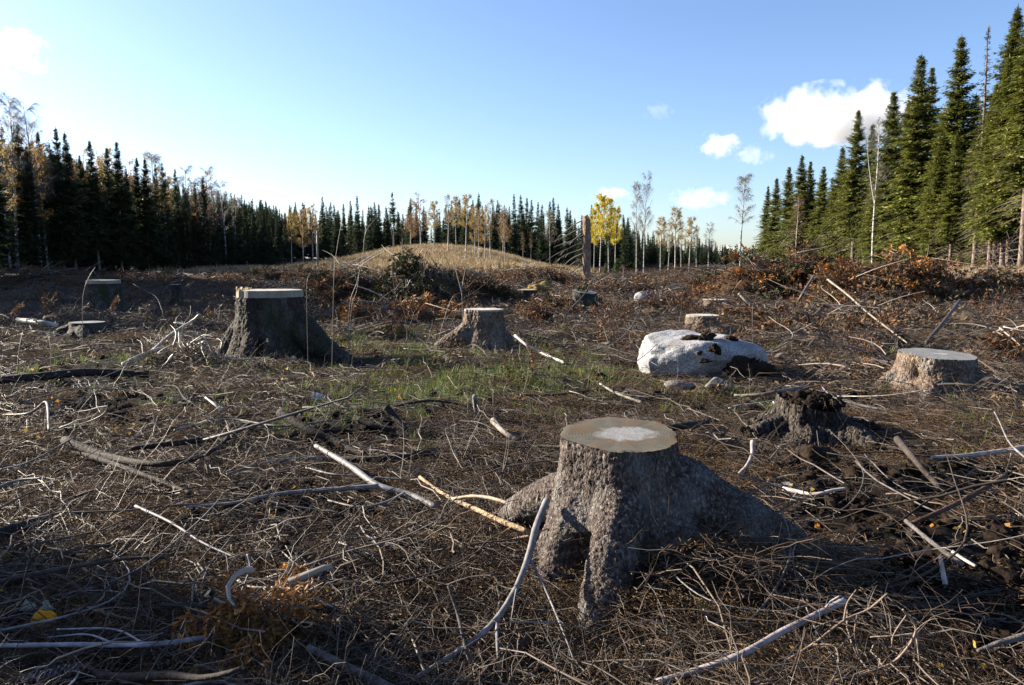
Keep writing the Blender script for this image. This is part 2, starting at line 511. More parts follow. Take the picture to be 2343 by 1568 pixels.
ys = np.concatenate([np.linspace(-12, 1.2, 12, endpoint=False), 1.2 * 1.019 ** np.arange(int(math.log(4500 / 1.2) / math.log(1.019)) + 1)])
ts = np.concatenate([np.linspace(-6, -0.9, 26, endpoint=False), np.linspace(-0.9, 0.9, 340), np.linspace(0.9, 6, 27)[1:]])
gy, gt = np.meshgrid(ys, ts, indexing='ij')
gx = gt * (np.maximum(gy, 0.2) + 0.4)
gx = np.where(gy < 1.2, gt * (1.6 + (1.2 - gy) * 0.8), gx)
X, Y = gx.ravel(), gy.ravel()
Z = H(X, Y)
P3 = np.stack([X, Y, 0 * X], 1)
near = sstep(40, 12, Y)
Z = Z + near * (0.055 * fbm(P3 / 0.30, 3, 21) + 0.022 * fbm(P3 / 0.08, 2, 23) - 0.012)
gm = grass_mask(X, Y)[:, None]; hm = hill_mask(X, Y)[:, None]
soilness = sstep(-0.15, 0.35, fbm(P3 / 1.3, 3, 41) + 0.8 * np.exp(-((X - 2.6) / 1.3) ** 2 - ((Y - 4.1) / 1.6) ** 2) - 0.6 * np.exp(-((X - 0.9) / 0.6) ** 2 - ((Y - 3.3) / 0.5) ** 2))[:, None]
c = np.array([0.030, 0.019, 0.011]) * (1 - soilness) + np.array([0.009, 0.0065, 0.005]) * soilness
c = c * (1 - 0.6 * gm) + np.array([0.04, 0.066, 0.013]) * 0.6 * gm
c = c * (1 - hm) + np.array([0.21, 0.155, 0.085]) * hm
woods = (sstep(0, 8, np.abs(X) - 40 - 0.1 * np.abs(Y - 60)) * sstep(10, 40, Y))[:, None]
c = c * (1 - 0.5 * woods) + np.array([0.05, 0.045, 0.02]) * 0.5 * woods
ny, nx = gy.shape
i = np.arange(ny - 1)[:, None] * nx + np.arange(nx - 1)[None, :]
Q = np.stack([i, i + 1, i + nx + 1, i + nx], -1).reshape(-1, 4)
g = link('ground', np_mesh('ground', np.stack([X, Y, Z], 1), Q, c), MAT['ground'])
tag(g, 'dark clear-cut forest ground of soil and needles running to the horizon', kind='structure')

# ------------------------------------------------------------------ trees
def spruce_arrays(h, rmax, base, nb, seed, S=9, green=(0.050, 0.068, 0.020), droop=1.0, thin=1.0, spread=(0.6, 1.3), kw=1.0):
    r = np.random.default_rng(seed)
    nl = max(8, int((h - base) / 0.40))                    # whorls
    lev = r.integers(0, nl, nb); off = r.uniform(-0.5, 0.5, nl)
    t = np.clip((lev + 0.5 + 0.5 * off[lev] + 0.32 * r.normal(size=nb)) / nl, 0.0, 0.995)   # 0 crown base, 1 top
    z = base + (h - base) * t * 0.985
    wl = r.uniform(0.70, 1.15, nl)[lev]
    L = rmax * ((1 - t) * 0.97 + 0.03) * wl * r.uniform(0.5, 1.15, nb)
    L *= 0.62 + 0.38 * sstep(0.0, 0.15, t)                 # shorter low branches
    az = r.uniform(0, 2 * math.pi, nb)
    s = (np.arange(S) + 0.6) / S
    dr = droop * (0.45 + 0.55 * (1 - t)) * r.uniform(0.7, 1.3, nb)
    up = 0.75 * t ** 1.5
    rad = L[:, None] * s
    dz = L[:, None] * (0.10 * s + up[:, None] * s - dr[:, None] * 0.62 * s ** 2 + 0.22 * s ** 3)
    ca, sa = np.cos(az)[:, None], np.sin(az)[:, None]
    base_p = np.stack([rad * ca, rad * sa, z[:, None] + dz], -1)            # nb,S,3
    out = np.stack([ca + 0 * s, sa + 0 * s, -0.25 * dr[:, None] + 0 * s], -1)
    tan = np.stack([-sa + 0 * s, ca + 0 * s, 0 * s + 0 * ca], -1)
    B, D, SD, LL, WW, CC = [], [], [], [], [], []
    bright = r.uniform(spread[0], spread[1], nb)
    for kind in (-1, 1, 0, 2):
        n = nb * S
        if kind == 2:
            d = np.zeros((nb, S, 3)); d[..., 2] = -1.0; d += 0.35 * r.normal(size=d.shape)
            ln = 0.55
        elif kind == 0:
            d = out + 0.25 * r.normal(size=out.shape); ln = 0.9
        else:
            d = 0.75 * out + kind * tan + 0.22 * r.normal(size=out.shape); d[..., 2] -= 0.22
            ln = 1.0
        l = ln * (0.10 + 0.36 * np.minimum(L, 1.5)[:, None] * (1.15 - 0.75 * s)) * r.uniform(0.7, 1.25, (nb, S))
        keep = r.uniform(size=(nb, S)) < thin * (1.0 if kind != 2 else 0.35)
        sd = np.cross(d, np.array([0, 0, 1.0])) + 0.5 * r.normal(size=d.shape)
        if kind == 2: sd = tan + 0.4 * r.normal(size=d.shape)
        col = np.array(green)[None, None, :] * (bright[:, None] * r.uniform(0.75, 1.25, (nb, S)))[..., None]
        col[..., 0] *= r.uniform(0.85, 1.2, (nb, S))
        B.append((base_p + 0.05 * r.normal(size=base_p.shape))[keep]); D.append(d[keep]); SD.append(sd[keep]); LL.append(l[keep])
        WW.append((l * r.uniform(0.20, 0.34, (nb, S)) * kw + 0.012)[keep]); CC.append(col[keep])
    V, F, C = kites(np.concatenate(B), np.concatenate(D), np.concatenate(SD), np.concatenate(LL), np.concatenate(WW), np.concatenate(CC))
    lp = np.array([[0, 0, h * 0.93], [0, 0, h * 0.95], [0, 0, h * 0.965]]); V2, F2, C2 = kites(lp, np.array([[0.0, 0, 1]] * 3), np.array([[1.0, 0, 0], [0, 1, 0], [1, 1, 0]]), np.full(3, h * 0.045), np.full(3, 0.09), np.array([green] * 3))
    F = np.vstack([F, F2 + len(V)]); V = np.vstack([V, V2]); C = np.vstack([C, C2])
    return V, F, C

def trunk_tube(h, r0, seed, lean=0.0, m=14, k=8, top=0.012, wob=0.006):
    r = np.random.default_rng(seed)
    s = np.linspace(0, 1, m)
    ph = r.uniform(0, 6.28, 2)
    x = lean * s ** 1.5 * h + wob * h * np.sin(3.9 * s + ph[0]) * s; y = wob * h * np.sin(3.3 * s + ph[1]) * s
    P = np.stack([x, y, s * h * 1.0 - 0.25 * (1 - s)], 1)
    R = r0 * (1 - s) ** 0.8 + top; R[0] *= 1.35
    return P, R, tubes(P[None], R[None], k, True)

def dead_branches(P, R, z0, z1, n, ln, seed):
    r = np.random.default_rng(seed)
    zz = r.uniform(z0, z1, n); az = r.uniform(0, 6.28, n); L = ln * r.uniform(0.5, 1.2, n)
    s = np.linspace(0, 1, 5)
    bx = np.interp(zz, P[:, 2], P[:, 0]); by = np.interp(zz, P[:, 2], P[:, 1])
    dz = (0.1 * s - 0.45 * s ** 2)[None] * L[:, None]
    Q = np.stack([bx[:, None] + np.cos(az)[:, None] * s * L[:, None], by[:, None] + np.sin(az)[:, None] * s * L[:, None], zz[:, None] + dz], -1)
    RR = (0.022 * (1 - s) + 0.006)[None] * np.ones((n, 1))
    return tubes(Q, RR, 3)

def make_spruce(key, h, rmax, base, nb, seed, r0, S=9, green=(0.050, 0.068, 0.020), droop=1.0, dead=0, thin=1.0, kw=1.0):
    V, F, C = spruce_arrays(h, rmax, base, nb, seed, S, green, droop, thin, kw=kw)
    crown = np_mesh(key + '_crown', V, F, C, False)
    P, R, (tv, tf) = trunk_tube(h * 0.985, r0, seed + 1)
    tr = np_mesh(key + '_trunk', tv, tf)
    tr.materials.append(MAT['trunk_bark']); crown.materials.append(MAT['spruce_needles'])
    dm = None
    if dead:
        dv, df = dead_branches(P, R, base * 0.15 + 0.6, base + 0.25 * (h - base), dead, rmax * 0.75, seed + 2)
        dm = np_mesh(key + '_dead', dv, df, np.tile([0.11, 0.085, 0.07], (len(dv), 1))); dm.materials.append(MAT['twig'])
    root = empty('spruce_tree')
    link('trunk', tr, parent=root); link('crown', crown, parent=root)
    if dm: link('dead_branches', dm, parent=root)
    return root, h

def make_birch(key, h, seed, r0=0.11, leaves=0, leafcol=(0.42, 0.24, 0.04), leafsize=0.16, twigs=500, base=0.35, spreadw=0.16, fork=False, lean=0.0, white=True, name='birch_tree', twigcol=(0.105, 0.095, 0.092)):
    r = np.random.default_rng(seed)
    P, R, (tv, tf) = trunk_tube(h, r0, seed, lean, 18, 7, 0.008, 0.016)
    nb = 46
    t = np.sort(r.uniform(base, 0.97, nb)); L = h * spreadw * (1.15 - t) ** 0.7 * 1.3 * r.uniform(0.6, 1.2, nb)
    az = r.uniform(0, 6.28, nb); s = np.linspace(0, 1, 7)
    bz = t * P[-1, 2]; bx = np.interp(bz, P[:, 2], P[:, 0]); by = np.interp(bz, P[:, 2], P[:, 1])
    upw = r.uniform(0.9, 1.7, nb)
    rad = L[:, None] * (s - 0.12 * s ** 3)[None]
    dz = L[:, None] * (upw[:, None] * s - 0.45 * s ** 2.2)
    Q = np.stack([bx[:, None] + np.cos(az)[:, None] * rad, by[:, None] + np.sin(az)[:, None] * rad, bz[:, None] + dz], -1)
    RR = (0.028 * (h / 12) * (1.1 - t))[:, None] * (1 - 0.85 * s)[None] + 0.004
    bv, bf = tubes(Q, RR, 4)
    bag = Bag(); bag.add(bv, bf, np.array(twigcol) * 0.9)
    if fork:
        f = np.array([[np.interp(0.45 * h, P[:, 2], P[:, 0]), 0, 0.45 * h], [0.4, 0.1, 0.6 * h], [0.75, 0.1, 0.78 * h], [0.8, 0.1, 0.97 * h]])
        ff = resample(f, 12); fv, fq = tubes(ff[None], np.linspace(r0 * 0.55, 0.008, 12)[None], 5); bag.add(fv, fq, (0.35, 0.33, 0.32))
    # fine drooping twigs along the branches
    n = twigs
    bi = r.integers(0, nb, n); si = r.uniform(0.25, 1.0, n)
    k = np.clip((si * 6).astype(int), 0, 5); fr = si * 6 - k
    bp = Q[bi, k] * (1 - fr)[:, None] + Q[bi, k + 1] * fr[:, None]
    d = rand_unit(n, r) * 0.7 + np.stack([np.cos(az[bi]) * 0.6, np.sin(az[bi]) * 0.6, 0.25 + 0 * si], 1)
    tl = h * r.uniform(0.025, 0.06, n)
    d /= np.linalg.norm(d, axis=1, keepdims=True)
    ss = np.linspace(0, 1, 4)
    TP = bp[:, None, :] + d[:, None, :] * (tl[:, None] * ss)[..., None]
    TP[..., 2] -= (tl[:, None] * 0.5 * ss ** 2)
    tv2, tf2 = tubes(TP, np.tile(0.0062 - 0.0036 * ss, (n, 1)), 3)
    bag.add(tv2, tf2, np.array(twigcol))
    root = empty(name)
    trm = np_mesh(key + '_trunk', tv, tf); trm.materials.append(MAT['birch_bark'] if white else MAT['trunk_bark'])
    link('trunk', trm, parent=root)
    bm_ = bag.mesh(key + '_branches'); bm_.materials.append(MAT['twig']); link('branches', bm_, parent=root)
    if leaves:
        li = r.integers(0, n, leaves); u = r.uniform(0, 1, leaves)
        lp = bp[li] + d[li] * (tl[li] * u)[:, None] + r.normal(size=(leaves, 3)) * 0.05 * leafsize / 0.16
        dd = rand_unit(leaves, r) + np.array([0, 0, -0.6]); sd = rand_unit(leaves, r)
        cc = np.array(leafcol)[None] * r.uniform(0.6, 1.35, leaves)[:, None]
        cc[:, 1] *= r.uniform(0.85, 1.15, leaves)
        ll = leafsize * r.uniform(0.6, 1.3, leaves)
        V, F, C = kites(lp, dd, sd, ll, ll * 0.75, cc)
        lm = np_mesh(key + '_leaves', V, F, C, False); lm.materials.append(MAT['leaf']); link('crown', lm, parent=root)
    return root, h

ORD = ['first', 'second', 'third', 'fourth', 'fifth', 'sixth', 'seventh', 'eighth', 'ninth', 'tenth', 'eleventh', 'twelfth', 'thirteenth', 'fourteenth', 'fifteenth',
       'sixteenth', 'seventeenth', 'eighteenth', 'nineteenth', 'twentieth']
def ordinal(k):
    if k < 20: return ORD[k]
    tens = {2: 'twenty', 3: 'thirty', 4: 'forty', 5: 'fifty'}[(k + 1) // 10]
    o = (k + 1) % 10
    return {'twenty': 'twentieth', 'thirty': 'thirtieth', 'forty': 'fortieth', 'fifty': 'fiftieth'}[tens] if o == 0 else tens + '-' + ORD[o - 1]

PROTO = {}
def proto(key, fn, *a, **k):
    root, h = fn(key, *a, **k)
    PROTO[key] = [root, h, False]
DARK = (0.034, 0.052, 0.020); OLIVE = (0.115, 0.128, 0.026)  # needle green raised for sun in OLIVE, lowered for shade in DARK
for q in range(4):
    proto('spruce%d' % q, make_spruce, 18.0, [3.5, 3.0, 3.8, 3.1][q], [1.0, 2.2, 0.6, 3.2][q], 700, 100 + 7 * q, 0.17, dead=40, green=OLIVE)
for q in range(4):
    proto('dark_spruce%d' % q, make_spruce, 18.0, [3.4, 3.0, 3.7, 3.1][q], [1.0, 2.0, 0.6, 3.0][q], 560, 150 + 7 * q, 0.17, dead=30, green=DARK, kw=1.15)  # left stand copies, their backlit shade painted into the needle colour
for q in range(3):
    proto('bare_leg%d' % q, make_spruce, 20.0, [3.1, 2.7, 3.2][q], [4.5, 6.5, 4.0][q], 620, 200 + 7 * q, 0.19, dead=110, green=OLIVE)
proto('thin_spruce', make_spruce, 20.0, 1.7, 5.0, 300, 260, 0.19, thin=0.30, dead=190, green=(0.075, 0.075, 0.035))
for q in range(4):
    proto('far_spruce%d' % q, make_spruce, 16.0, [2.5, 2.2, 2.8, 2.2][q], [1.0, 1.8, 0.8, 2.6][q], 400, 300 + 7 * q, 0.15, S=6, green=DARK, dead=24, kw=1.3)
proto('pine', make_spruce, 17.0, 2.4, 8.5, 150, 360, 0.16, droop=0.15, green=(0.045, 0.062, 0.026), kw=1.4)
proto('young_spruce', make_spruce, 2.6, 0.9, 0.15, 120, 380, 0.03, S=6, green=(0.07, 0.10, 0.025), kw=0.8)
proto('birch_bare0', make_birch, 14.0, 400, 0.14, twigs=2600, base=0.38, spreadw=0.17)
proto('birch_bare1', make_birch, 14.0, 401, 0.13, twigs=2000, base=0.45, spreadw=0.14, leaves=500, leafcol=(0.28, 0.20, 0.07))
proto('birch_fork', make_birch, 14.0, 402, 0.12, twigs=750, base=0.42, spreadw=0.12, fork=True)
proto('birch_gold0', make_birch, 13.0, 410, 0.14, twigs=800, base=0.25, leaves=5000, leafcol=(0.32, 0.20, 0.055), leafsize=0.125)
proto('birch_gold1', make_birch, 13.0, 411, 0.14, twigs=800, base=0.45, leaves=5600, leafcol=(0.32, 0.22, 0.06), leafsize=0.13, spreadw=0.17)
proto('birch_rust', make_birch, 12.0, 412, 0.14, twigs=800, base=0.22, leaves=5500, leafcol=(0.25, 0.135, 0.05), leafsize=0.12, spreadw=0.2)
proto('birch_thin', make_birch, 12.0, 413, 0.11, twigs=450, base=0.50, spreadw=0.11, leaves=2000, leafcol=(0.27, 0.18, 0.07), leafsize=0.11)
proto('aspen', make_birch, 13.0, 420, 0.13, twigs=900, base=0.42, leaves=7000, leafcol=(0.50, 0.40, 0.03), leafsize=0.15, spreadw=0.17, name='aspen_tree')
proto('dead_birch', make_birch, 9.0, 430, 0.09, twigs=900, base=0.35, spreadw=0.15, white=True, twigcol=(0.16, 0.09, 0.06))

PLACED = []
def plant(key, loc, height, label=None, group=None, cat='tree', rz=None, wide=1.0, lean=0.0):
    root, h0, used = PROTO[key]
    rz = random.uniform(0, 6.28) if rz is None else rz
    s = height / h0
    if not used:
        o = root; PROTO[key][2] = True
        o.location = loc; o.rotation_euler = (0, 0, rz); o.scale = (s * wide, s * wide, s)
    else:
        o = copy_tree(root, loc, rz, (s * wide, s * wide, s))
    o.rotation_euler = (random.gauss(0, 0.014), random.gauss(0, 0.014), rz)
    tag(o, label, cat, group)
    PLACED.append((o, loc, height))
    return o

def plant_uv(key, u, vtop, y, **k):
    """tree standing at depth y on the terrain whose tip reaches grid pixel (u, vtop)"""
    top = at_y(u, vtop, y)
    z = h1(top.x, y)
    return plant(key, (top.x, y, z - 0.1), max(1.0, top.z - z), **k)

def yr(u): return 26.7 / ((u - 1171) / FOC - 0.14)
def yl(u): return 70.0 + 34.0 * min(1.0, max(-0.2, u / 600.0))

# ---- the stand on the right
GR = 'spruces at the right edge of the clearing'
right = [('spruce1', 1755, 424, 0), ('spruce0', 1776, 405, 0), ('spruce2', 1810, 378, 3), ('spruce0', 1836, 352, 0), ('spruce1', 1856, 366, 6),
         ('spruce2', 1880, 378, 2), ('spruce0', 1929, 333, 3), ('bare_leg0', 1966, 248, 0), ('spruce1', 1991, 280, 6), ('spruce2', 2043, 204, 1),
         ('spruce0', 2109, 119, 0), ('bare_leg2', 2126, 149, 3), ('spruce3', 2202, 78, 4), ('thin_spruce', 2262, 51, 0), ('bare_leg1', 2309, 13, 3), ('bare_leg2', 2345, 47, 5),
         ('spruce2', 1905, 420, 0), ('spruce0', 1948, 360, 5), ('spruce3', 2075, 230, 5), ('bare_leg1', 2160, 250, 1), ('bare_leg0', 2190, 300, -1), ('spruce2', 2240, 210, 6), ('bare_leg0', 2290, 180, 0), ('spruce1', 2020, 330, 0),
         ('spruce0', 2090, 300, -1), ('spruce1', 2148, 330, -1.5), ('spruce0', 2215, 330, 2), ('spruce3', 2325, 120, 0), ('spruce3', 2000, 390, -2), ('spruce2', 2270, 330, 3), ('bare_leg1', 2380, -40, -2), ('bare_leg0', 2420, -60, 2)]
right.sort(key=lambda q: q[1])
for k, (key, u, v, dy) in enumerate(right):
    lab = 'spruce of the right stand, %s in the row counted from its far low end' % ordinal(k)
    if key == 'thin_spruce': lab = 'tall half-dead spruce with sparse grey branches on a long bare reddish trunk'
    elif u == 2202: lab = 'tall spruce with an open airy top rising beside the half-dead spruce'
    elif u == 1755: lab = 'outermost low spruce at the far end of the right stand, beside open sky'
    elif u == 2109: lab = 'tall pointed spruce right of the cumulus cloud, second highest tip behind the brown heaps'
    elif u == 1966: lab = 'slender spruce with stepped branches in front of the big cloud'
    plant_uv(key, u, v, yr(u) + dy + 1.5, label=lab, group=GR, wide=1.0 if key == 'thin_spruce' else 1.28)
INNER = []
FRONT = {'right': [(q[1], k) for k, q in enumerate(right)]}
def inner(o, stand, where, x, y):
    u = 1171 + FOC * x / y
    k = min(FRONT[stand], key=lambda q: abs(q[0] - u))[1]
    INNER.append((stand, where, k, y, o))
rr = random.Random(5)
for k in range(56):                                           # the rows behind
    y = rr.uniform(52, 165); x = 34 + (y - 52) * 0.14 + rr.uniform(6, 26)
    if 1171 + FOC * x / y > 2420: continue
    key = rr.choice(['far_spruce0', 'far_spruce1', 'far_spruce2', 'far_spruce3'])
    inner(plant(key, (x, y, h1(x, y) - 0.1), rr.uniform(12, 16.5), wide=1.3, group='inner spruces of the right stand'), 'right', 'right stand', x, y)
plant_uv('birch_fork', 2012, 272, yr(2020) - 3.0, label='bare white birch with forked silvery limbs among the green spruces')
plant_uv('dead_birch', 1825, 450, yr(1825) - 5, label='small birch with rusty dead crown and pale stem before the far spruces')
plant_uv('birch_bare1', 1700, 395, 78, label='lone bare birch standing by itself left of the spruce stand')
plant_uv('birch_bare0', 1476, 395, 74, label='tall bare twin-topped birch with white stem right of the yellow aspens', wide=0.6)
plant_uv('birch_bare1', 1459, 412, 75, label='slim bare birch close against the left of the twin-topped birch', wide=0.6)
for k, (key, u, v, y, lab) in enumerate([
        ('birch_gold1', 1513, 497, 84, 'thinly leaved golden birch just right of the bare twin-topped birch'),
        ('birch_gold1', 1547, 475, 80, 'tallest golden birch of the small sunlit group left of the gap'),
        ('birch_gold1', 1579, 497, 86, 'golden birch on the right side of the small sunlit group'),
        ('birch_bare0', 1623, 509, 82, 'bare broad birch at the open gap before the far treeline'),
        ('birch_thin', 1595, 520, 83, 'thin pale birch between the golden group and the bare broad birch'),
        ('birch_thin', 1530, 520, 90, 'thin birch with few leaves in the golden group'),
        ('birch_thin', 1560, 510, 95, 'weak stem of birch behind the tallest golden birch')]):
    plant_uv(key, u, v, y, label=lab, group='birches by the gap')

# ---- the stand on the left, against the light
GL = 'spruces of the dark left stand'
left = [(-20, 300, 0), (34, 277, 2), (60, 330, 0), (87, 297, 3), (127, 289, 1), (155, 299, 0), (185, 350, 2), (211, 317, 0), (239, 332, 3), (263, 319, 0), (285, 380, 0), (305, 356, 2), (327, 359, 0),
        (350, 372, 3), (371, 369, 0), (401, 383, 1), (420, 430, 0), (440, 420, 2), (465, 400, 0), (490, 475, 0), (503, 467, 2), (523, 473, 0), (542, 482, 3), (560, 453, 0), (578, 486, 2), (597, 483, 0), (614, 490, 0), (632, 492, 4), (650, 490, 0)]
for k, (u, v, dy) in enumerate(left):
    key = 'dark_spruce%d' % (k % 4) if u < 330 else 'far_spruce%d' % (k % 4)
    plant_uv(key, u, v, yl(u) + dy, label='dark backlit spruce of the left stand, %s pointed tip from the left edge' % ordinal(k), group=GL)
FRONT['left'] = [(q[0], k) for k, q in enumerate(left)]
for k in range(105):
    u = rr.uniform(-60, 690); y = yl(u) + rr.uniform(4, 48); x = (u - 1171) / FOC * y
    hh = (13.6 - 5.0 * max(0, u) / 600.0) * rr.uniform(0.86, 1.04) * (0.6 + 0.4 * y / yl(u))
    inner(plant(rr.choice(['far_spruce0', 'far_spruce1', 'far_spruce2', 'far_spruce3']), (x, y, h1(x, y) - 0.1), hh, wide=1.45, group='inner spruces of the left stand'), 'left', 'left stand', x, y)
for key, u, v, dy, lab in [
        ('birch_bare0', 15, 218, 2, 'tallest bare birch with feathery top in the left stand, nearest the photo edge'),
        ('birch_bare0', 69, 232, 1, 'tall white-trunked birch with bare feathery top above golden leaves in the left stand'),
        ('birch_gold0', 57, 330, 2, 'golden leaved birch under the two bare feathery tops of the left stand'),
        ('birch_gold0', 92, 345, 2, 'golden birch with leaves low down, right of the white-trunked birch'),
        ('birch_gold1', 4, 330, 2, 'yellowing birch on the extreme edge of the left stand'),
        ('birch_rust', 183, 345, 6, 'rusty birch glowing between dark spruces of the left stand'),
        ('birch_gold0', 247, 352, 8, 'golden birch between the third pair of dark spruces of the left stand'),
        ('birch_rust', 282, 372, 8, 'orange birch right of the tall double spruce of the left stand'),
        ('birch_bare1', 349, 343, 10, 'bare birch with a few yellow leaves high over the left stand'),
        ('birch_gold0', 376, 398, 10, 'golden birch in the middle of the left stand beside a pointed spruce'),
        ('birch_bare0', 428, 380, 8, 'bare greyish birch top right of the isolated pointed spruce'),
        ('birch_bare0', 471, 383, 8, 'bare birch with wide feathery top behind the pale orange spruce'),
        ('birch_rust', 462, 398, 2, 'pale orange larch-like birch where the left stand steps down'),
        ('birch_bare0', 510, 416, 10, 'last tall bare birch where the left stand drops towards the mound'),
        ('birch_bare1', 533, 447, 12, 'short bare birch at the low end of the left stand'),
        ('birch_gold1', 664, 487, -20, 'golden birch at the left end of the grassy strip'),
        ('birch_gold0', 690, 483, -15, 'golden bushy birch above the grassy strip, right of its neighbour'),
        ('birch_gold0', 712, 473, -10, 'yellow-green birch beside the tall dark spruce over the grassy strip')]:
    plant_uv(key, u, v, yl(min(u, 600)) + (dy if u < 620 else 30 + dy), label=lab, group='birches of the left stand')

# ---- the stand behind the mound
mid = [(738, 448), (752, 470), (766, 465), (786, 464), (801, 457), (817, 445), (842, 469), (857, 460), (867, 467), (885, 470), (937, 450), (952, 463), (968, 470), (1000, 480), (1030, 478), (1062, 470), (1080, 455), (1090, 452), (1098, 440),
       (1128, 465), (1150, 475), (1175, 442), (1192, 443), (1205, 450), (1216, 455), (1229, 460), (1238, 465), (1259, 458), (1269, 450), (1280, 465), (1298, 472), (1306, 479), (1330, 490), (1350, 467), (1412, 500), (1428, 512), (1441, 511), (1461, 524)]
for k, (u, v) in enumerate(mid):
    y = 158 + 9 * math.sin(k * 2.3) - (12 if u > 1290 else 0)
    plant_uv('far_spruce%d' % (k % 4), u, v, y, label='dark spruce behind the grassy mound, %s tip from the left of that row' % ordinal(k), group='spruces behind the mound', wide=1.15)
FRONT['mid'] = [(q[0], k) for k, q in enumerate(mid)]
plant_uv('pine', 900, 438, 128, label='pine with flat bushy top on a long stem behind the mound', wide=1.0)
for k in range(46):
    y = rr.uniform(165, 200); u = rr.uniform(590, 1480); x = (u - 1171) / FOC * y
    inner(plant('far_spruce%d' % rr.randrange(4), (x, y, h1(x, y) - 0.1), rr.uniform(9.5, 12.5), wide=1.5, group='back row spruces behind the mound'), 'mid', 'row behind the mound', x, y)
for key, u, v, y, w_, lab in [
        ('birch_rust', 961, 443, 104, 1.1, 'broad rust-golden birch at the left shoulder of the mound'),
        ('birch_rust', 938, 480, 106, 1.1, 'rusty birch low against the broad rust-golden birch of the mound'),
        ('birch_gold1', 993, 460, 100, 1.0, 'white-stemmed birch second on the crest of the mound'),
        ('birch_thin', 1023, 447, 97, 1.0, 'slim white birch with thin top on the front of the mound'),
        ('birch_gold1', 1043, 450, 96, 0.8, 'slightly leaning white birch in the centre of the mound'),
        ('birch_gold1', 1065, 445, 93, 1.0, 'pale yellow birch right of the leaning white birch on the mound'),
        ('birch_gold0', 1085, 474, 90, 0.8, 'first of the orange birches on the right slope of the mound'),
        ('birch_thin', 1094, 480, 89, 0.8, 'thin white stem among the orange birches on the mound'),
        ('birch_gold0', 1108, 474, 88, 0.8, 'orange birch with a double white stem on the right slope of the mound'),
        ('birch_thin', 1122, 457, 88, 1.0, 'straight bright white birch at the right end of the mound group'),
        ('birch_rust', 1150, 470, 115, 0.8, 'rusty birch behind the right end of the mound group'),
        ('birch_thin', 1155, 500, 84, 1.0, 'nearly leafless thin birch standing low on the right slope'),
        ('birch_bare1', 1258, 480, 92, 1.0, 'bare birch before the dark spruces, left of the tall snag'),
        ('birch_thin', 1195, 530, 88, 0.8, 'small grey sapling birch on the lower right slope'),
        ('birch_thin', 1215, 525, 90, 0.7, 'small bare birch next to the grey sapling birch'),
        ('aspen', 1374, 448, 118, 0.9, 'bright yellow aspen, leftmost and tallest of the yellow group by the snag'),
        ('aspen', 1394, 455, 120, 0.9, 'bright yellow aspen in the middle of the yellow group by the snag'),
        ('aspen', 1409, 476, 122, 0.8, 'lower yellow aspen on the right of the yellow group'),
        ('aspen', 1360, 480, 121, 0.7, 'yellow aspen partly hidden by the top of the snag')]:
    plant_uv(key, u, v, y, wide=w_, label=lab, group='birches and aspens on the mound')
for u, v, y, lab in [(1410, 590, 62, 'young light green spruce right of the snag'), (1385, 600, 66, 'young spruce just behind the snag, left of the taller young one'), (1142, 615, 70, 'young bright spruce at the foot of the mound'),
                     (1100, 575, 92, 'young spruce among the white birch stems on the mound'), (1345, 612, 70, 'tiny young spruce left of the snag foot')]:
    plant_uv('young_spruce', u, v, y, label=lab, group='young spruces')

by_front = {}
for st_, where, k, y, o in INNER: by_front.setdefault((st_, k), []).append((y, where, o))
for (st_, k), lst in by_front.items():
    lst.sort(key=lambda q: q[0])
    for j, (y, where, o) in enumerate(lst):
        o['label'] = 'inner spruce behind the %s front spruce of the %s' % (ordinal(k), where) + (', %s deep' % ordinal(j) if len(lst) > 1 else '')

# ---- far treeline in the gap: nobody could count it
bag = Bag()
for k in range(520):
    y = rr.uniform(380, 620); x = rr.uniform(20, 300)
    hh = rr.uniform(9, 13) * (1 + 0.12 * math.sin(x * 0.05)); zb = h1(x, y) - 1.0
    n = 40; t = np.sort(rng.uniform(0, 1, n)); az = rng.uniform(0, 6.28, n)
    L = 3.6 * (1 - t) ** 0.8 + 0.3
    base = np.stack([x + 0 * t, y + 0 * t, zb + t * hh * 0.95], 1); d = np.stack([np.cos(az), np.sin(az), -0.5 + 0.8 * t], 1)
    V, F, C = kites(base, d, rand_unit(n) + [0, 0, 1.0], L, 0.9 * L + 0.2, np.array([0.04, 0.055, 0.03]) * rng.uniform(0.7, 1.2, (n, 1)))
    bag.add(V, F, C)
o = link('far_forest', bag.mesh('far_forest', False), MAT['spruce_needles'])
tag(o, 'distant dark treeline low on the horizon seen through the gap in the clearing', 'forest', kind='stuff')

# ---- the left stand goes on towards the camera outside the frame, and shades the clearing
for k in range(26):
    y = 29 + k * 1.0 + rr.uniform(-1, 1); x = -rr.uniform(36, 43) if y < 52 else -rr.uniform(40, 45)
    if 1171 + FOC * x / y > -40: x = -(1215 / FOC * y + 1.5)
    plant('spruce%d' % rr.randrange(4), (x, y, h1(x, y) - 0.1), rr.uniform(13.0, 17.5), wide=1.2, label='spruce of the left stand outside the frame, %s along its edge' % ordinal(k), group='spruces beyond the photo edge')
for k, (tx, ty) in enumerate([(-3.5, 3.4), (-3.05, 3.05), (-4.0, 3.9)]):  # unseen trees added to throw shade on the lower left ground
    x, y = tx - 13 * 0.927, ty + 13 * 0.375
    plant('spruce%d' % k, (x, y, h1(x, y) - 0.1), 6.4 + 0.3 * k, wide=1.2, label='small added spruce outside the frame, shading the lower left corner, %s of three' % ordinal(k), group='small spruces added out of frame for shade')

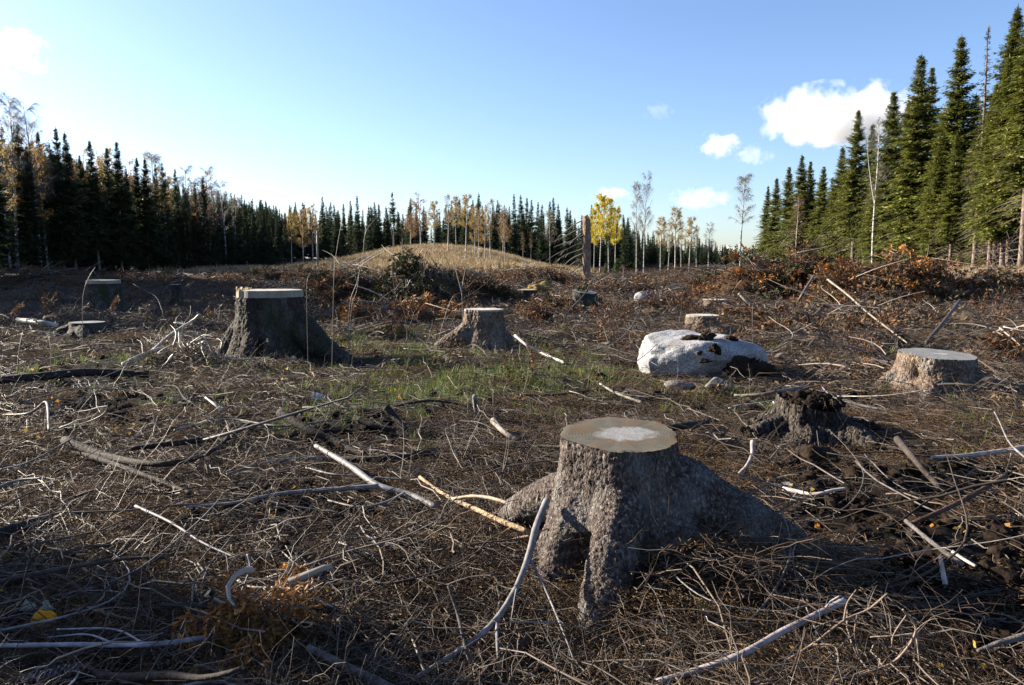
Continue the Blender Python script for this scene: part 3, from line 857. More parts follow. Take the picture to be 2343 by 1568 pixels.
# ------------------------------------------------------------------ stumps
def stump_body(R, Hh, roots, voxel, seed, flare=0.5, relief=0.006, cell=0.035, flute=0.05, extra_top=0.12, flare_h=0.26, tilt=(0, 0), twistless=True, crisp=True, hollow=None):
    """union of a flared trunk and tapering roots, voxel-fused; bark relief pressed into the vertices; sawn off flat"""
    r = np.random.default_rng(seed)
    V_, F3, F4, n = [], [], [], 0
    k = 48; zz = np.linspace(-0.18, Hh + extra_top, 24)
    th = np.arange(k) * 2 * math.pi / k
    lob = sum(r.uniform(0.3, 1.0) * np.cos(q * th + r.uniform(0, 6.28)) for q in (2, 3, 5, 7)) * flute
    rad = R * (1 + 0.10 * (1 - np.clip(zz, 0, Hh) / Hh)[:, None] + flare * np.exp(-np.maximum(zz, 0) / (flare_h * Hh))[:, None] * (1 + 2.5 * lob[None]) + lob[None] * (0.6 + 0.4 * (1 - zz / Hh))[:, None])
    P = np.stack([rad * np.cos(th), rad * np.sin(th), zz[:, None] + 0 * rad], -1).reshape(-1, 3)
    m = len(zz)
    i = np.arange(m - 1)[:, None] * k; j = np.arange(k)[None]; j2 = (j + 1) % k
    F4.append(np.stack([i + j, i + j2, i + k + j2, i + k + j], -1).reshape(-1, 4))
    c0 = len(P); P = np.vstack([P, [[0, 0, zz[0]], [0, 0, zz[-1]]]])
    F3.append(np.array([(c0, (q + 1) % k, q) for q in range(k)] + [(c0 + 1, (m - 1) * k + q, (m - 1) * k + (q + 1) % k) for q in range(k)]))
    V_.append(P); n += len(P)
    for pts, rads in roots:
        q = resample(pts, 18)
        rr_ = np.interp(np.linspace(0, 1, 18), np.linspace(0, 1, len(rads)), rads)
        v, f = tubes(q[None], rr_[None], 12, True)
        V_.append(v); F4.append(f[0] + n); F3.append(f[1] + n); n += len(v)
    me = np_mesh('tmp', np.vstack(V_), [np.vstack(F3), np.vstack(F4)])
    o = link('tmp', me)
    a = o.modifiers.new('a', 'REMESH'); a.mode = 'VOXEL'; a.voxel_size = voxel; a.use_smooth_shade = True
    b = o.modifiers.new('b', 'SMOOTH'); b.factor = 0.5; b.iterations = 7
    dg = bpy.context.evaluated_depsgraph_get()
    res = bpy.data.meshes.new_from_object(o.evaluated_get(dg))
    bpy.data.objects.remove(o); bpy.data.meshes.remove(me)
    nv = len(res.vertices)
    co = np.empty(nv * 3, np.float32); res.vertices.foreach_get('co', co); co = co.reshape(-1, 3).astype(float)
    no = np.empty(nv * 3, np.float32); res.vertex_normals.foreach_get('vector', no); no = no.reshape(-1, 3)
    q = co * np.array([1, 1, 0.5]) / cell + 0.35 * np.stack([vnoise(co / 0.05, seed + k_) for k_ in (1, 2, 3)], 1)
    f1, f2 = worley(q, seed)
    plate = sstep(0.01, 0.20, f2 - f1)
    lump = fbm(co / 0.16, 3, seed + 40)
    th_ = np.arctan2(co[:, 1], co[:, 0])
    vert = fbm(np.stack([np.cos(th_) * R / 0.06, np.sin(th_) * R / 0.06, co[:, 2] / 0.5], 1), 3, seed + 60)
    d = relief * (1.6 * plate - 1.0 + 0.9 * fbm(co / 0.02, 2, seed + 50)) + 0.016 * lump * (R / 0.28) + 0.010 * vert * (R / 0.28)
    co = co + no * d[:, None]
    if hollow is not None:
        for (hx, hy, hz, hr, hd) in hollow:
            w = np.exp(-(((co - np.array([hx, hy, hz])) / hr) ** 2).sum(1))
            co -= no * (w * hd)[:, None]
    res.vertices.foreach_set('co', co.astype(np.float32).ravel())
    bm = bmesh.new(); bm.from_mesh(res)
    nrm = Vector((math.sin(tilt[0]), math.sin(tilt[1]), 1)).normalized()
    geo = bmesh.ops.bisect_plane(bm, geom=bm.verts[:] + bm.edges[:] + bm.faces[:], plane_co=(0, 0, Hh), plane_no=nrm, clear_outer=True)
    bmesh.ops.delete(bm, geom=[v for v in bm.verts if v.co.z < -0.3], context='VERTS')
    rim = [v.co.copy() for v in geo['geom_cut'] if isinstance(v, bmesh.types.BMVert)]
    bm.to_mesh(res); bm.free(); res.update()
    for p in res.polygons: p.use_smooth = True
    rim = sorted(rim, key=lambda c: math.atan2(c.y, c.x))
    return res, rim, nrm

def disc_mesh(name, rim, nrm, lift=0.0, centre=None, rough=0.0, seed=0):
    c = centre or sum(rim, Vector()) / len(rim)
    N = len(rim); rings = [1.0, 0.97, 0.85, 0.65, 0.42, 0.2]
    V = [c + (p - c) * f + nrm * lift for f in rings for p in rim]
    if rough:
        nz = fbm(np.array([tuple(v) for v in V]) / 0.09, 3, seed)
        V = [v + nrm * (rough * float(z) * (0 if q < N else 1)) for q, (v, z) in enumerate(zip(V, nz))]
    F4 = [(a * N + q, a * N + (q + 1) % N, (a + 1) * N + (q + 1) % N, (a + 1) * N + q) for a in range(len(rings) - 1) for q in range(N)]
    cc = len(V); V.append(c + nrm * lift)
    F3 = [((len(rings) - 1) * N + q, (len(rings) - 1) * N + (q + 1) % N, cc) for q in range(N)]
    V = np.array([tuple(v - c) for v in V])
    return np_mesh(name, V, [np.array(F4), np.array(F3)]), c

def auto_roots(R, Hh, n, seed, reach=2.6, skip=()):
    r = random.Random(seed); out = []
    for q in range(n):
        a = (q + r.uniform(-0.3, 0.3)) * 2 * math.pi / n
        L = R * reach * r.uniform(0.6, 1.15); b = a + r.uniform(-0.35, 0.35)
        f = lambda rr_, ang, z: (rr_ * math.cos(ang), rr_ * math.sin(ang), z)
        w = R * r.uniform(0.24, 0.42)
        out.append(([f(R * 0.45, a, Hh * 0.5), f(R * 1.0, a, Hh * 0.26), f(R + 0.45 * (L - R), (a + b) / 2, Hh * 0.09), f(L, b, -0.10)], [w * 1.1, w * 1.15, w * 0.8, w * 0.35]))
    return out

STUMPS = []
def stump(label, loc, R, Hh, seed, roots=None, voxel=None, bark='bark_warm', cut='cut_pale', tilt=(0, 0), collar=0.0, rz=0.0, **kw):
    roots = roots if roots is not None else auto_roots(R, Hh, 6, seed)
    me, rim, nrm = stump_body(R, Hh, roots, voxel or R / 16, seed, tilt=tilt, **kw)
    me.name = 'stump_bark'
    root = empty('tree_stump', loc, rz)
    tag(root, label, 'tree stump', 'stumps of the clear-cut')
    me.materials.append(MAT[bark])
    link('bark', me, parent=root)
    top = rim
    if collar:
        lo = rim; c = sum(lo, Vector()) / len(lo)
        hi = [c + (p - c) * 0.975 + nrm * collar for p in lo]; lo2 = [c + (p - c) * 0.985 - nrm * 0.01 for p in lo]
        N = len(lo)
        V = np.array([tuple(p) for p in lo2 + hi])
        F = np.array([(q, (q + 1) % N, N + (q + 1) % N, N + q) for q in range(N)])
        cm = np_mesh('sawn_collar', V, F); cm.materials.append(MAT['collar'])
        link('sawn_side', cm, parent=root); top = hi
    dm, c = disc_mesh('cut_face', top, nrm, 0.002, rough=0.006, seed=seed)
    dm.materials.append(MAT[cut])
    link('cut_face', dm, parent=root, loc=c)
    STUMPS.append((loc[0], loc[1], R))
    return root, top

# the big stump with the ringed cut face
HC = at_y(1418, 988, 3.62)
hz = h1(HC.x, HC.y)
HH = HC.z - hz
hero_roots = [
    ([(-0.02, -0.10, 0.40), (-0.05, -0.30, 0.27), (-0.10, -0.44, 0.13), (-0.15, -0.58, 0.03), (-0.20, -0.74, -0.09)], [0.15, 0.13, 0.115, 0.095, 0.05]),
    ([(0.03, -0.05, 0.34), (0.22, -0.07, 0.37), (0.42, -0.10, 0.27), (0.66, -0.15, 0.15), (0.98, -0.20, -0.04)], [0.21, 0.17, 0.155, 0.13, 0.075]),
    ([(0.55, -0.20, 0.10), (0.68, -0.32, 0.11), (0.66, -0.42, 0.04), (0.60, -0.50, -0.06)], [0.05, 0.062, 0.055, 0.03]),
    ([(0.10, -0.14, 0.30), (0.24, -0.26, 0.10), (0.42, -0.36, -0.10)], [0.18, 0.16, 0.10]),
    ([(-0.12, -0.14, 0.30), (-0.17, -0.24, 0.16)], [0.14, 0.11]),
    ([(-0.14, 0.02, 0.36), (-0.31, 0.16, 0.25), (-0.47, 0.34, 0.13), (-0.62, 0.58, -0.04)], [0.13, 0.11, 0.085, 0.05]),
    ([(-0.16, -0.10, 0.34), (-0.27, -0.20, 0.14), (-0.33, -0.30, 0.02), (-0.40, -0.40, -0.08)], [0.12, 0.10, 0.085, 0.05]),
    ([(0.10, 0.12, 0.36), (0.25, 0.35, 0.18), (0.4, 0.6, -0.02)], [0.14, 0.11, 0.05]),
    ([(-0.05, 0.14, 0.36), (-0.10, 0.40, 0.16), (-0.12, 0.66, -0.04)], [0.14, 0.11, 0.05])]
hero_roots = [([(a, b, z * HH / 0.62) for a, b, z in p_], [q * (0.86 if k == 0 else 1.0) for k, q in enumerate(r_)]) for p_, r_ in hero_roots]
hero, hero_rim = stump('large spruce stump with ringed cut face and pale centre patch, roots spreading in every direction', (HC.x, HC.y, hz - 0.01), 0.262, HH, 3,
      roots=hero_roots, voxel=0.0095, bark='bark_hero', cut='cut_hero', tilt=(0.0, -0.085), flare=0.42, flare_h=0.42, relief=0.0055, cell=0.019,
      hollow=[(-0.19, -0.33, 0.14, 0.08, 0.05)])

def stump_uv(label, u, vbase, utop_w, vtop, seed, dz=0.0, **kw):
    """stump whose base centre stands at (u, vbase); its cut is utop_w grid pixels wide and reaches vtop"""
    p = at(u, vbase)
    p = Vector((p.x, p.y + 0.2, 0)); p.z = h1(p.x, p.y) + dz
    R = utop_w / 2 / FOC * p.y / 1.02
    top = at_y(u, vtop, p.y).z
    return stump(label, (p.x, p.y, p.z - 0.02), R, max(0.12, top - p.z), seed, **kw)

def splinters(root, rim, frac0, frac1, hgt, n, mat, seed):
    r = np.random.default_rng(seed); N = len(rim)
    B = []
    for q in range(n):
        p = rim[int((frac0 + (frac1 - frac0) * r.uniform()) * N) % N]
        B.append((p.x * r.uniform(0.86, 1.0), p.y * r.uniform(0.86, 1.0), p.z - 0.06))
    B = np.array(B); hh = hgt * r.uniform(0.3, 1.0, n)
    s = np.linspace(0, 1, 4)
    P = B[:, None, :] + np.stack([0.02 * r.normal(size=(n, 1)) * s, 0.02 * r.normal(size=(n, 1)) * s, (hh[:, None] + 0.06) * s], -1)
    V, F = tubes(P, 0.016 * r.uniform(0.5, 1.3, (n, 1)) * (1 - 0.85 * s ** 2)[None], 4)
    me = np_mesh('splinters', V, F, None, False); me.materials.append(MAT[mat])
    link('splinters', me, parent=root)

st, rim = stump_uv('tall dark stump with bright sawn top, mossy right root and torn splintered edge', 612, 815, 146, 676, 21, bark='bark_mossy', cut='cut_pale', collar=0.10, flare=0.26, voxel=0.02, relief=0.010, cell=0.05, hollow=[(0.06, -0.48, 0.16, 0.10, 0.10), (-0.3, -0.4, 0.15, 0.10, 0.08)],
                   roots=[([(-0.1, -0.2, 0.5), (-0.12, -0.50, 0.30), (-0.15, -0.68, 0.10), (-0.17, -0.85, -0.1)], [0.16, 0.12, 0.10, 0.06]),
                          ([(0.12, -0.2, 0.5), (0.18, -0.50, 0.32), (0.22, -0.70, 0.12), (0.26, -0.88, -0.1)], [0.16, 0.12, 0.11, 0.06]),
                          ([(0.2, 0.0, 0.6), (0.5, -0.1, 0.40), (0.8, -0.25, 0.18), (1.3, -0.4, -0.08)], [0.26, 0.24, 0.17, 0.09]),
                          ([(-0.2, 0.0, 0.6), (-0.45, 0.0, 0.35), (-0.65, 0.0, 0.12), (-0.9, 0.0, -0.1)], [0.24, 0.20, 0.14, 0.08]),
                          ([(0.1, 0.2, 0.5), (0.2, 0.5, 0.2), (0.3, 0.9, -0.1)], [0.2, 0.16, 0.08])])
splinters(st, rim, 0.0, 0.10, 0.06, 30, 'split_wood', 5); splinters(st, rim, 0.94, 1.0, 0.05, 16, 'split_wood', 6)
st, rim = stump_uv('middle stump lit on its left bark with thin pale rim, forked twig sprouting beside it', 1105, 805, 90, 709, 22, bark='bark_warm', cut='cut_pale', collar=0.03, voxel=0.016, relief=0.009, cell=0.05,
         roots=[([(-0.1, -0.05, 0.5), (-0.3, -0.1, 0.32), (-0.6, -0.15, 0.14), (-1.0, -0.1, -0.08)], [0.2, 0.17, 0.13, 0.07]),
                ([(0.1, -0.15, 0.4), (0.2, -0.38, 0.2), (0.28, -0.55, 0.03), (0.3, -0.7, -0.1)], [0.14, 0.11, 0.1, 0.06]),
                ([(0.0, -0.15, 0.4), (-0.05, -0.35, 0.18), (-0.1, -0.5, -0.08)], [0.16, 0.13, 0.07]),
                ([(0.15, 0.0, 0.4), (0.38, 0.0, 0.2), (0.6, -0.1, -0.08)], [0.15, 0.12, 0.06]), ([(0, 0.2, 0.4), (0.1, 0.5, -0.08)], [0.16, 0.08])])
st, rim = stump_uv('broad low stump with flat grey top, sunlit bark peeling from its left side', 2162, 893, 164, 806, 23, bark='bark_warm', cut='cut_grey', voxel=0.017, tilt=(0.03, -0.05), relief=0.010, cell=0.05,
         hollow=[(-0.36, -0.2, 0.2, 0.10, 0.12)])
splinters(st, rim, 0.0, 0.06, 0.02, 8, 'split_wood', 8)
stump_uv('weathered small stump with pale top just behind the granite boulder', 1612, 768, 76, 722, 24, bark='bark_warm', cut='cut_pale', collar=0.03, voxel=0.018)
st, rim = stump_uv('far left stump with bright cut top and grey lichen patch on its dark side', 232, 718, 72, 647, 25, bark='bark_mossy', cut='cut_pale', collar=0.09, voxel=0.03)
stump_uv('low dark stump before the far left stump, with only a thin lit rim', 187, 768, 74, 735, 26, bark='bark_mossy', cut='cut_grey', voxel=0.025)
stump_uv('tilted cut stump with pale top in front of the snag', 1338, 708, 56, 666, 27, bark='bark_mossy', cut='cut_grey', tilt=(0.10, -0.10), voxel=0.03)
stump_uv('low pale topped stump among brown brush left of the tilted stump', 1205, 690, 46, 662, 28, bark='bark_mossy', cut='cut_pale', voxel=0.03, dz=-0.05)
stump_uv('half buried stump with pale top left of the brown brush heaps', 1634, 705, 60, 684, 29, bark='bark_warm', cut='cut_pale', voxel=0.03)
stump_uv('tiny far stump with a pale split top left of the tall dark stump', 398, 700, 24, 650, 30, bark='bark_mossy', cut='cut_pale', voxel=0.025)

# rotten stump, black and crumbling under a cap of peat
def clod_mesh(name, sx, sy, sz, seed, detail=5, rough=0.3, col=(0.022, 0.016, 0.012)):
    bm = bmesh.new(); bmesh.ops.create_icosphere(bm, subdivisions=detail, radius=1.0)
    P = np.array([tuple(v.co) for v in bm.verts]); F = np.array([[v.index for v in f.verts] for f in bm.faces]); bm.free()
    n = P / np.linalg.norm(P, axis=1, keepdims=True)
    P = P + n * (rough * fbm(P * 1.6 + seed, 3, seed) + 0.5 * rough * fbm(P * 6 + seed, 3, seed + 3))[:, None]
    P = P * np.array([sx, sy, sz])
    c = np.array(col)[None] * (1 + 0.9 * fbm(P / 0.05, 3, seed + 9)).clip(0.3)[:, None]
    return np_mesh(name, P, F, c, True)

rp = at(1850, 985); rp.z = h1(rp.x, rp.y)
me, rim, nrm = stump_body(0.25, 0.27, auto_roots(0.3, 0.26, 7, 44, 2.4), 0.016, 44, flare=0.7, tilt=(0.15, -0.12), relief=0.012, cell=0.05, flute=0.16, hollow=[(-0.12, -0.22, 0.18, 0.09, 0.10), (0.1, -0.25, 0.16, 0.07, 0.09), (0.25, -0.1, 0.2, 0.08, 0.1)])
rot = empty('rotten_stump', (rp.x, rp.y, rp.z - 0.03)); tag(rot, 'black rotting stump capped with peat and roots, right of the ringed stump', 'tree stump', 'stumps of the clear-cut')
me.materials.append(MAT['rotten']); link('decayed_wood', me, parent=rot)
pb = Bag(); rr = np.random.default_rng(61)
for q in range(26):
    a = rr.uniform(0, 6.28); d_ = 0.24 * math.sqrt(rr.uniform()); sz_ = rr.uniform(0.025, 0.06)
    cmq = clod_mesh('tmp', sz_, sz_, sz_ * 0.7, 200 + q, 3, 0.9)
    P = np.array([tuple(v.co) for v in cmq.vertices]) + np.array([d_ * math.cos(a), d_ * math.sin(a), 0.005 * q % 0.03 + 0.05 * (1 - d_ / 0.24)])
    pb.add(P, np.array([tuple(p.vertices) for p in cmq.polygons]), np.array([0.014, 0.010, 0.008])); bpy.data.meshes.remove(cmq)
for q in range(40):
    a = rr.uniform(0, 6.28); s_ = np.linspace(0, 1, 5); d_ = rr.uniform(0.1, 0.26); L = rr.uniform(0.08, 0.25)
    P = np.stack([(d_ + L * s_ * 0.6) * math.cos(a), (d_ + L * s_ * 0.6) * math.sin(a), 0.05 + 0.3 * L * s_ - 1.1 * L * s_ ** 2], 1) + 0.012 * rr.normal(size=(5, 3))
    V, F = tubes(P[None], (0.004 * (1 - 0.7 * s_))[None], 3); pb.add(V, F, (0.06, 0.045, 0.035))
cm = pb.mesh('peat_cap'); cm.materials.append(MAT['peat']); link('peat_cap', cm, parent=rot, loc=(0.0, 0, 0.265))
STUMPS.append((rp.x, rp.y, 0.4))

# ------------------------------------------------------------------ snag
sp = at_y(1339, 648, 40.0); sp.z = h1(sp.x, 40.0)
stop = at_y(1338, 492, 40.0).z - sp.z
sn = empty('dead_snag', sp); tag(sn, 'tall broken tree trunk with dead branches on its left, standing alone before the yellow aspens', 'dead tree')
m = 60; s = np.linspace(0, 1, m)
P = np.stack([0.05 * np.sin(3 * s), 0 * s, -0.2 + (stop + 0.1) * s], 1)
R = (0.23 - 0.03 * s) * (1 + 0.06 * vnoise(np.stack([s * 22, s, s], 1), 4)); R[0] *= 1.3; R[-3:] *= [0.92, 0.75, 0.4]
V, F = tubes(P[None], R[None], 24, True)
nn = fbm(V / np.array([0.12, 0.12, 0.4]), 3, 8); ctr = np.column_stack([0 * V[:, 0], 0 * V[:, 1], V[:, 2]])
V = V + (V - ctr) * (0.16 * nn)[:, None]
V[:, 2] += sstep(stop - 0.35, stop, V[:, 2]) * 0.25 * vnoise(V / 0.06, 6)
me = np_mesh('snag_trunk', V, F); me.materials.append(MAT['bark_snag']); link('trunk', me, parent=sn)
rr = np.random.default_rng(4)
for k, (z, L, dr) in enumerate([(3.35, 1.3, -0.62), (2.95, 1.75, -0.45), (2.55, 1.5, -0.4), (2.3, 1.9, -0.55), (1.95, 1.5, -0.5), (1.7, 1.2, -0.7), (1.4, 1.1, -0.6), (1.15, 0.7, -0.8), (2.7, 1.0, -0.7), (0.9, 0.5, -0.5)]):
    s = np.linspace(0, 1, 9)
    P = np.stack([-0.15 - L * s, rr.uniform(-0.5, 0.5) * s, z + dr * L * (0.75 * s + 0.25 * s ** 2) + 0.04 * np.sin(6 * s + k)], 1)
    b = Bag(); V, F = tubes(P[None], (0.040 * (1 - 0.8 * s))[None], 5); b.add(V, F, (0.15, 0.12, 0.10))
    for q in range(5):
        i = rr.integers(3, 8); d = np.array([-0.5, rr.uniform(-0.4, 0.4), -0.6]) * rr.uniform(0.2, 0.45)
        t_ = np.linspace(0, 1, 4)[:, None]; V, F = tubes((P[i] + d * t_)[None], (0.011 * (1 - 0.7 * t_[:, 0]))[None], 3); b.add(V, F, (0.13, 0.10, 0.09))
    me = b.mesh('snag_branch'); me.materials.append(MAT['twig']); link('dead_branch', me, parent=sn)

# utility pole at the far grassy strip
pp = at_y(727, 612, 84.0); pp.z = h1(pp.x, 84.0); ph = at_y(727, 528, 84.0).z - pp.z
po = empty('utility_pole', pp); tag(po, 'thin grey utility pole with two insulators at the far grassy strip', 'utility pole')
V, F = tubes(np.array([[[0, 0, -0.3], [0, 0, ph * 0.5], [0.0, 0, ph]]]), np.array([[0.11, 0.10, 0.085]]), 8, True)
me = np_mesh('pole', V, F, np.tile([0.22, 0.2, 0.18], (len(V), 1))); me.materials.append(MAT['branch']); link('pole', me, parent=po)
for q in (0.55, 0.2):
    V, F = tubes(np.array([[[-0.1, -0.05, ph - q - 0.2], [-0.26, -0.05, ph - q - 0.15], [-0.26, -0.05, ph - q + 0.15]]]), np.array([[0.02, 0.03, 0.06]]), 6, True)
    me = np_mesh('insulator', V, F, np.tile([0.5, 0.5, 0.5], (len(V), 1))); me.materials.append(MAT['branch']); link('insulator', me, parent=po)

# ------------------------------------------------------------------ boulders and stones
def rock(label, loc, sx, sy, sz, seed, rough=0.12, detail=6, rz=0.0, name='boulder', cat='boulder', group=None, mat='granite'):
    bm = bmesh.new(); bmesh.ops.create_icosphere(bm, subdivisions=detail, radius=1.0)
    P = np.array([tuple(v.co) for v in bm.verts]); F = np.array([[v.index for v in f.verts] for f in bm.faces]); bm.free()
    n = P.copy()
    P = np.sign(P) * np.abs(P) ** 0.80
    r = np.random.default_rng(seed)
    for q in range(16):                                       # worn facets
        d = rand_unit(1, r)[0]; k = r.uniform(0.70, 0.95)
        e = np.maximum(P @ d - k, 0); P -= d[None] * (e * 0.96)[:, None]
    P = P + n * (rough * fbm(P * 1.3 + seed, 4, seed) + 0.02 * fbm(P * 9, 3, seed + 3) + 0.012 * fbm(P * 30, 2, seed + 5))[:, None]
    P *= np.array([sx, sy, sz])
    o = link(name, np_mesh(name, P, F), MAT[mat], loc=loc); o.rotation_euler = (0, 0, rz)
    return tag(o, label, cat, group)
bp = at(1622, 872); bz = h1(bp.x, bp.y + 0.5)
bw = 293 / 2 / FOC * (bp.y + 0.45)
btop = at_y(1600, 766, bp.y + 0.45).z - bz
BOULDER = rock('large pale grey granite boulder with dark soil smeared over its top', (bp.x - 0.03, bp.y + 0.5, bz + btop * 0.28), bw * 1.05, 0.70, btop * 0.80, 5, rough=0.20)
def flatrock(label, u, v, w, hgt, seed, **k):
    p = at(u, v); z = h1(p.x, p.y); s = w / 2 / FOC * p.y; hh = hgt / FOC * p.y
    return rock(label, (p.x, p.y + s * 0.6, z + hh * 0.35), s, s * 0.7, hh * 0.75, seed, detail=4, **k)
flatrock('flat dark slab of stone tucked under the front of the granite boulder', 1560, 897, 75, 22, 12, name='stone', cat='stone', mat='dark_stone')
flatrock('slanted stone leaning at the foot of the granite boulder, right of the flat slab', 1650, 902, 70, 34, 13, name='stone', cat='stone', mat='dark_stone')
flatrock('rounded grey boulder in the distance left of the tangled brush', 1476, 694, 48, 24, 14)
flatrock('small distant boulder close behind the rounded grey one', 1506, 688, 30, 16, 15)
flatrock('pale rock on the grassy mound between birch stems', 1262 - 0, 624, 14, 8, 16)
flatrock('small pale rock high on the front of the mound', 1062, 598, 22, 10, 17)

def clod(label, u, v, w, hgt, seed, lift=0.0, name='soil_clod', group='clods of dark soil', y=None, col=(0.022, 0.016, 0.012)):
    p = at_y(u, v, y) if y else at(u, v, lift)
    if y and on_boulder(u, v) is not None: p = on_boulder(u, v)
    s = w / 2 / FOC * p.y; hh = hgt / FOC * p.y
    o = link(name, clod_mesh(name, s, s * 0.8, hh * 0.6, seed, 4, 0.8, col), MAT['peat'], loc=(p.x, p.y, p.z))
    return tag(o, label, 'soil clod', group)
by = bp.y + 0.5
from mathutils.bvhtree import BVHTree
BV = BVHTree.FromPolygons([v.co + BOULDER.location for v in BOULDER.data.vertices], [tuple(p.vertices) for p in BOULDER.data.polygons])
def on_boulder(u, v):
    d = Vector(ray(u, v)).normalized(); hit = BV.ray_cast(Vector((0, 0, CAM_H)), d)
    return hit[0] if hit[0] is not None else None
for k, (u, v, w, hg, y, lab) in enumerate([
        (1580, 775, 40, 14, by - 0.12, 'clod of dark soil on the upper left crown of the granite boulder'), (1616, 778, 36, 24, by - 0.25, 'thick clod of dark soil at the top centre of the granite boulder'),
        (1636, 800, 28, 22, by - 0.42, 'clod hanging just below the top clod on the boulder face'), (1672, 776, 26, 12, by - 0.2, 'small flat clod on the right shoulder of the boulder'),
        (1612, 826, 26, 8, by - 0.56, 'smear of soil across the middle of the boulder face'), (1710, 846, 100, 56, by - 0.30, 'large mass of black soil piled against the right end of the boulder'),
        (1560, 868, 120, 26, by - 0.62, 'long bank of soil along the lower left of the boulder'), (1600, 808, 12, 8, by - 0.52, 'tiny crumb of soil on the boulder face')]):
    clod(lab, u, v, w, hg, 70 + k, y=y)
clod('dark clod of peat and roots torn up left of the rotten stump', 1708, 1000, 46, 36, 81, 0.04)
clod('heap of black soil below the rotten stump', 1850, 1060, 110, 60, 82, 0.03)
clod('black soil lump at the right of the rotten stump shadow', 1975, 985, 80, 40, 83, 0.02)
clod('crumbly black soil lump in front of the front root of the ringed stump', 1610, 1440, 90, 60, 84, 0.0)
for k, (u, v, w, hg, lab) in enumerate([(885, 765, 70, 34, 'low hummock of brown moss left of the middle stump'), (1245, 668, 80, 26, 'yellowish mossy hummock beside the tilted stump'), (590, 850, 60, 26, 'dark lump of bark and soil at the foot of the tall dark stump'), (1500, 720, 60, 20, 'brown earthy hummock before the distant boulder')]):
    clod(lab, u, v, w, hg, 90 + k, 0.0, name='moss_hummock', group='hummocks', col=[(0.10, 0.075, 0.035), (0.19, 0.14, 0.06), (0.03, 0.02, 0.016), (0.08, 0.05, 0.03)][k])

# ------------------------------------------------------------------ brush heaps of cut boughs
def bough_arrays(seed, col, needles=1.0, n=22):
    """one cut spruce bough about 1 m long: stem, side twigs, drooping needle sprays; returns (needle arrays, stick arrays)"""
    r = np.random.default_rng(seed)
    s = np.linspace(0, 1, 8); bend = r.uniform(-0.25, 0.25)
    P = np.stack([s, bend * s ** 2, 0.10 * s - 0.34 * s ** 2], 1)
    st = Bag(); V, F = tubes(P[None], (0.010 * (1 - 0.85 * s))[None], 4); st.add(V, F, (0.10, 0.075, 0.06))
    t = r.uniform(0.12, 1.0, n); sg = r.choice([-1, 1], n); L = (0.42 * (1.1 - t) + 0.08) * r.uniform(0.6, 1.2, n)
    b = np.stack([np.interp(t, s, P[:, k]) for k in range(3)], 1)
    d = np.stack([0.7 + 0 * t, sg * r.uniform(0.5, 1.0, n), r.uniform(-0.5, 0.15, n)], 1); d /= np.linalg.norm(d, axis=1, keepdims=True)
    q = np.linspace(0, 1, 4)
    TP = b[:, None] + d[:, None] * (L[:, None] * q)[..., None]; TP[..., 2] -= 0.35 * L[:, None] * q ** 2
    for k in range(2):                                        # each side twig is two slim blades, end to end
        a_, e_ = TP[:, 0 if k == 0 else 2] * 1.0, TP[:, 2 if k == 0 else 3]
        V, F, C = kites(a_, e_ - a_, rand_unit(n, r), np.linalg.norm(e_ - a_, axis=1) * 1.08, np.full(n, 0.0085 - 0.0025 * k), np.tile([0.10, 0.077, 0.06], (n, 1))); st.add(V, F, C)
    nk = int(150 * needles)
    if nk:
        i = r.integers(0, n, nk); u = r.uniform(0.1, 1.0, nk); k = np.clip((u * 3).astype(int), 0, 2); fr = u * 3 - k
        bp_ = TP[i, k] * (1 - fr)[:, None] + TP[i, k + 1] * fr[:, None]
        dd = d[i] + 0.8 * r.normal(size=(nk, 3)); dd[:, 2] -= 0.35
        ll = r.uniform(0.05, 0.13, nk)
        c = np.array(col)[None] * r.uniform(0.5, 1.5, (nk, 1))
        nd_ = kites(bp_, dd, rand_unit(nk, r), ll, ll * 0.34, c)
    else: nd_ = None
    return nd_, st.arrays()

BROWN = (0.098, 0.047, 0.021); RUST = (0.20, 0.088, 0.022); GREENISH = (0.028, 0.030, 0.010); GREY = (0.058, 0.048, 0.041); TAN = (0.125, 0.086, 0.047)
BOUGHS = {}
for nm, c_, ned in (('brown', BROWN, 1.0), ('rust', RUST, 1.0), ('green', GREENISH, 1.2), ('grey', GREY, 0.12), ('tan', TAN, 0.7)):
    BOUGHS[nm] = [bough_arrays(500 + 10 * k + len(nm), c_, ned) for k in range(4)]

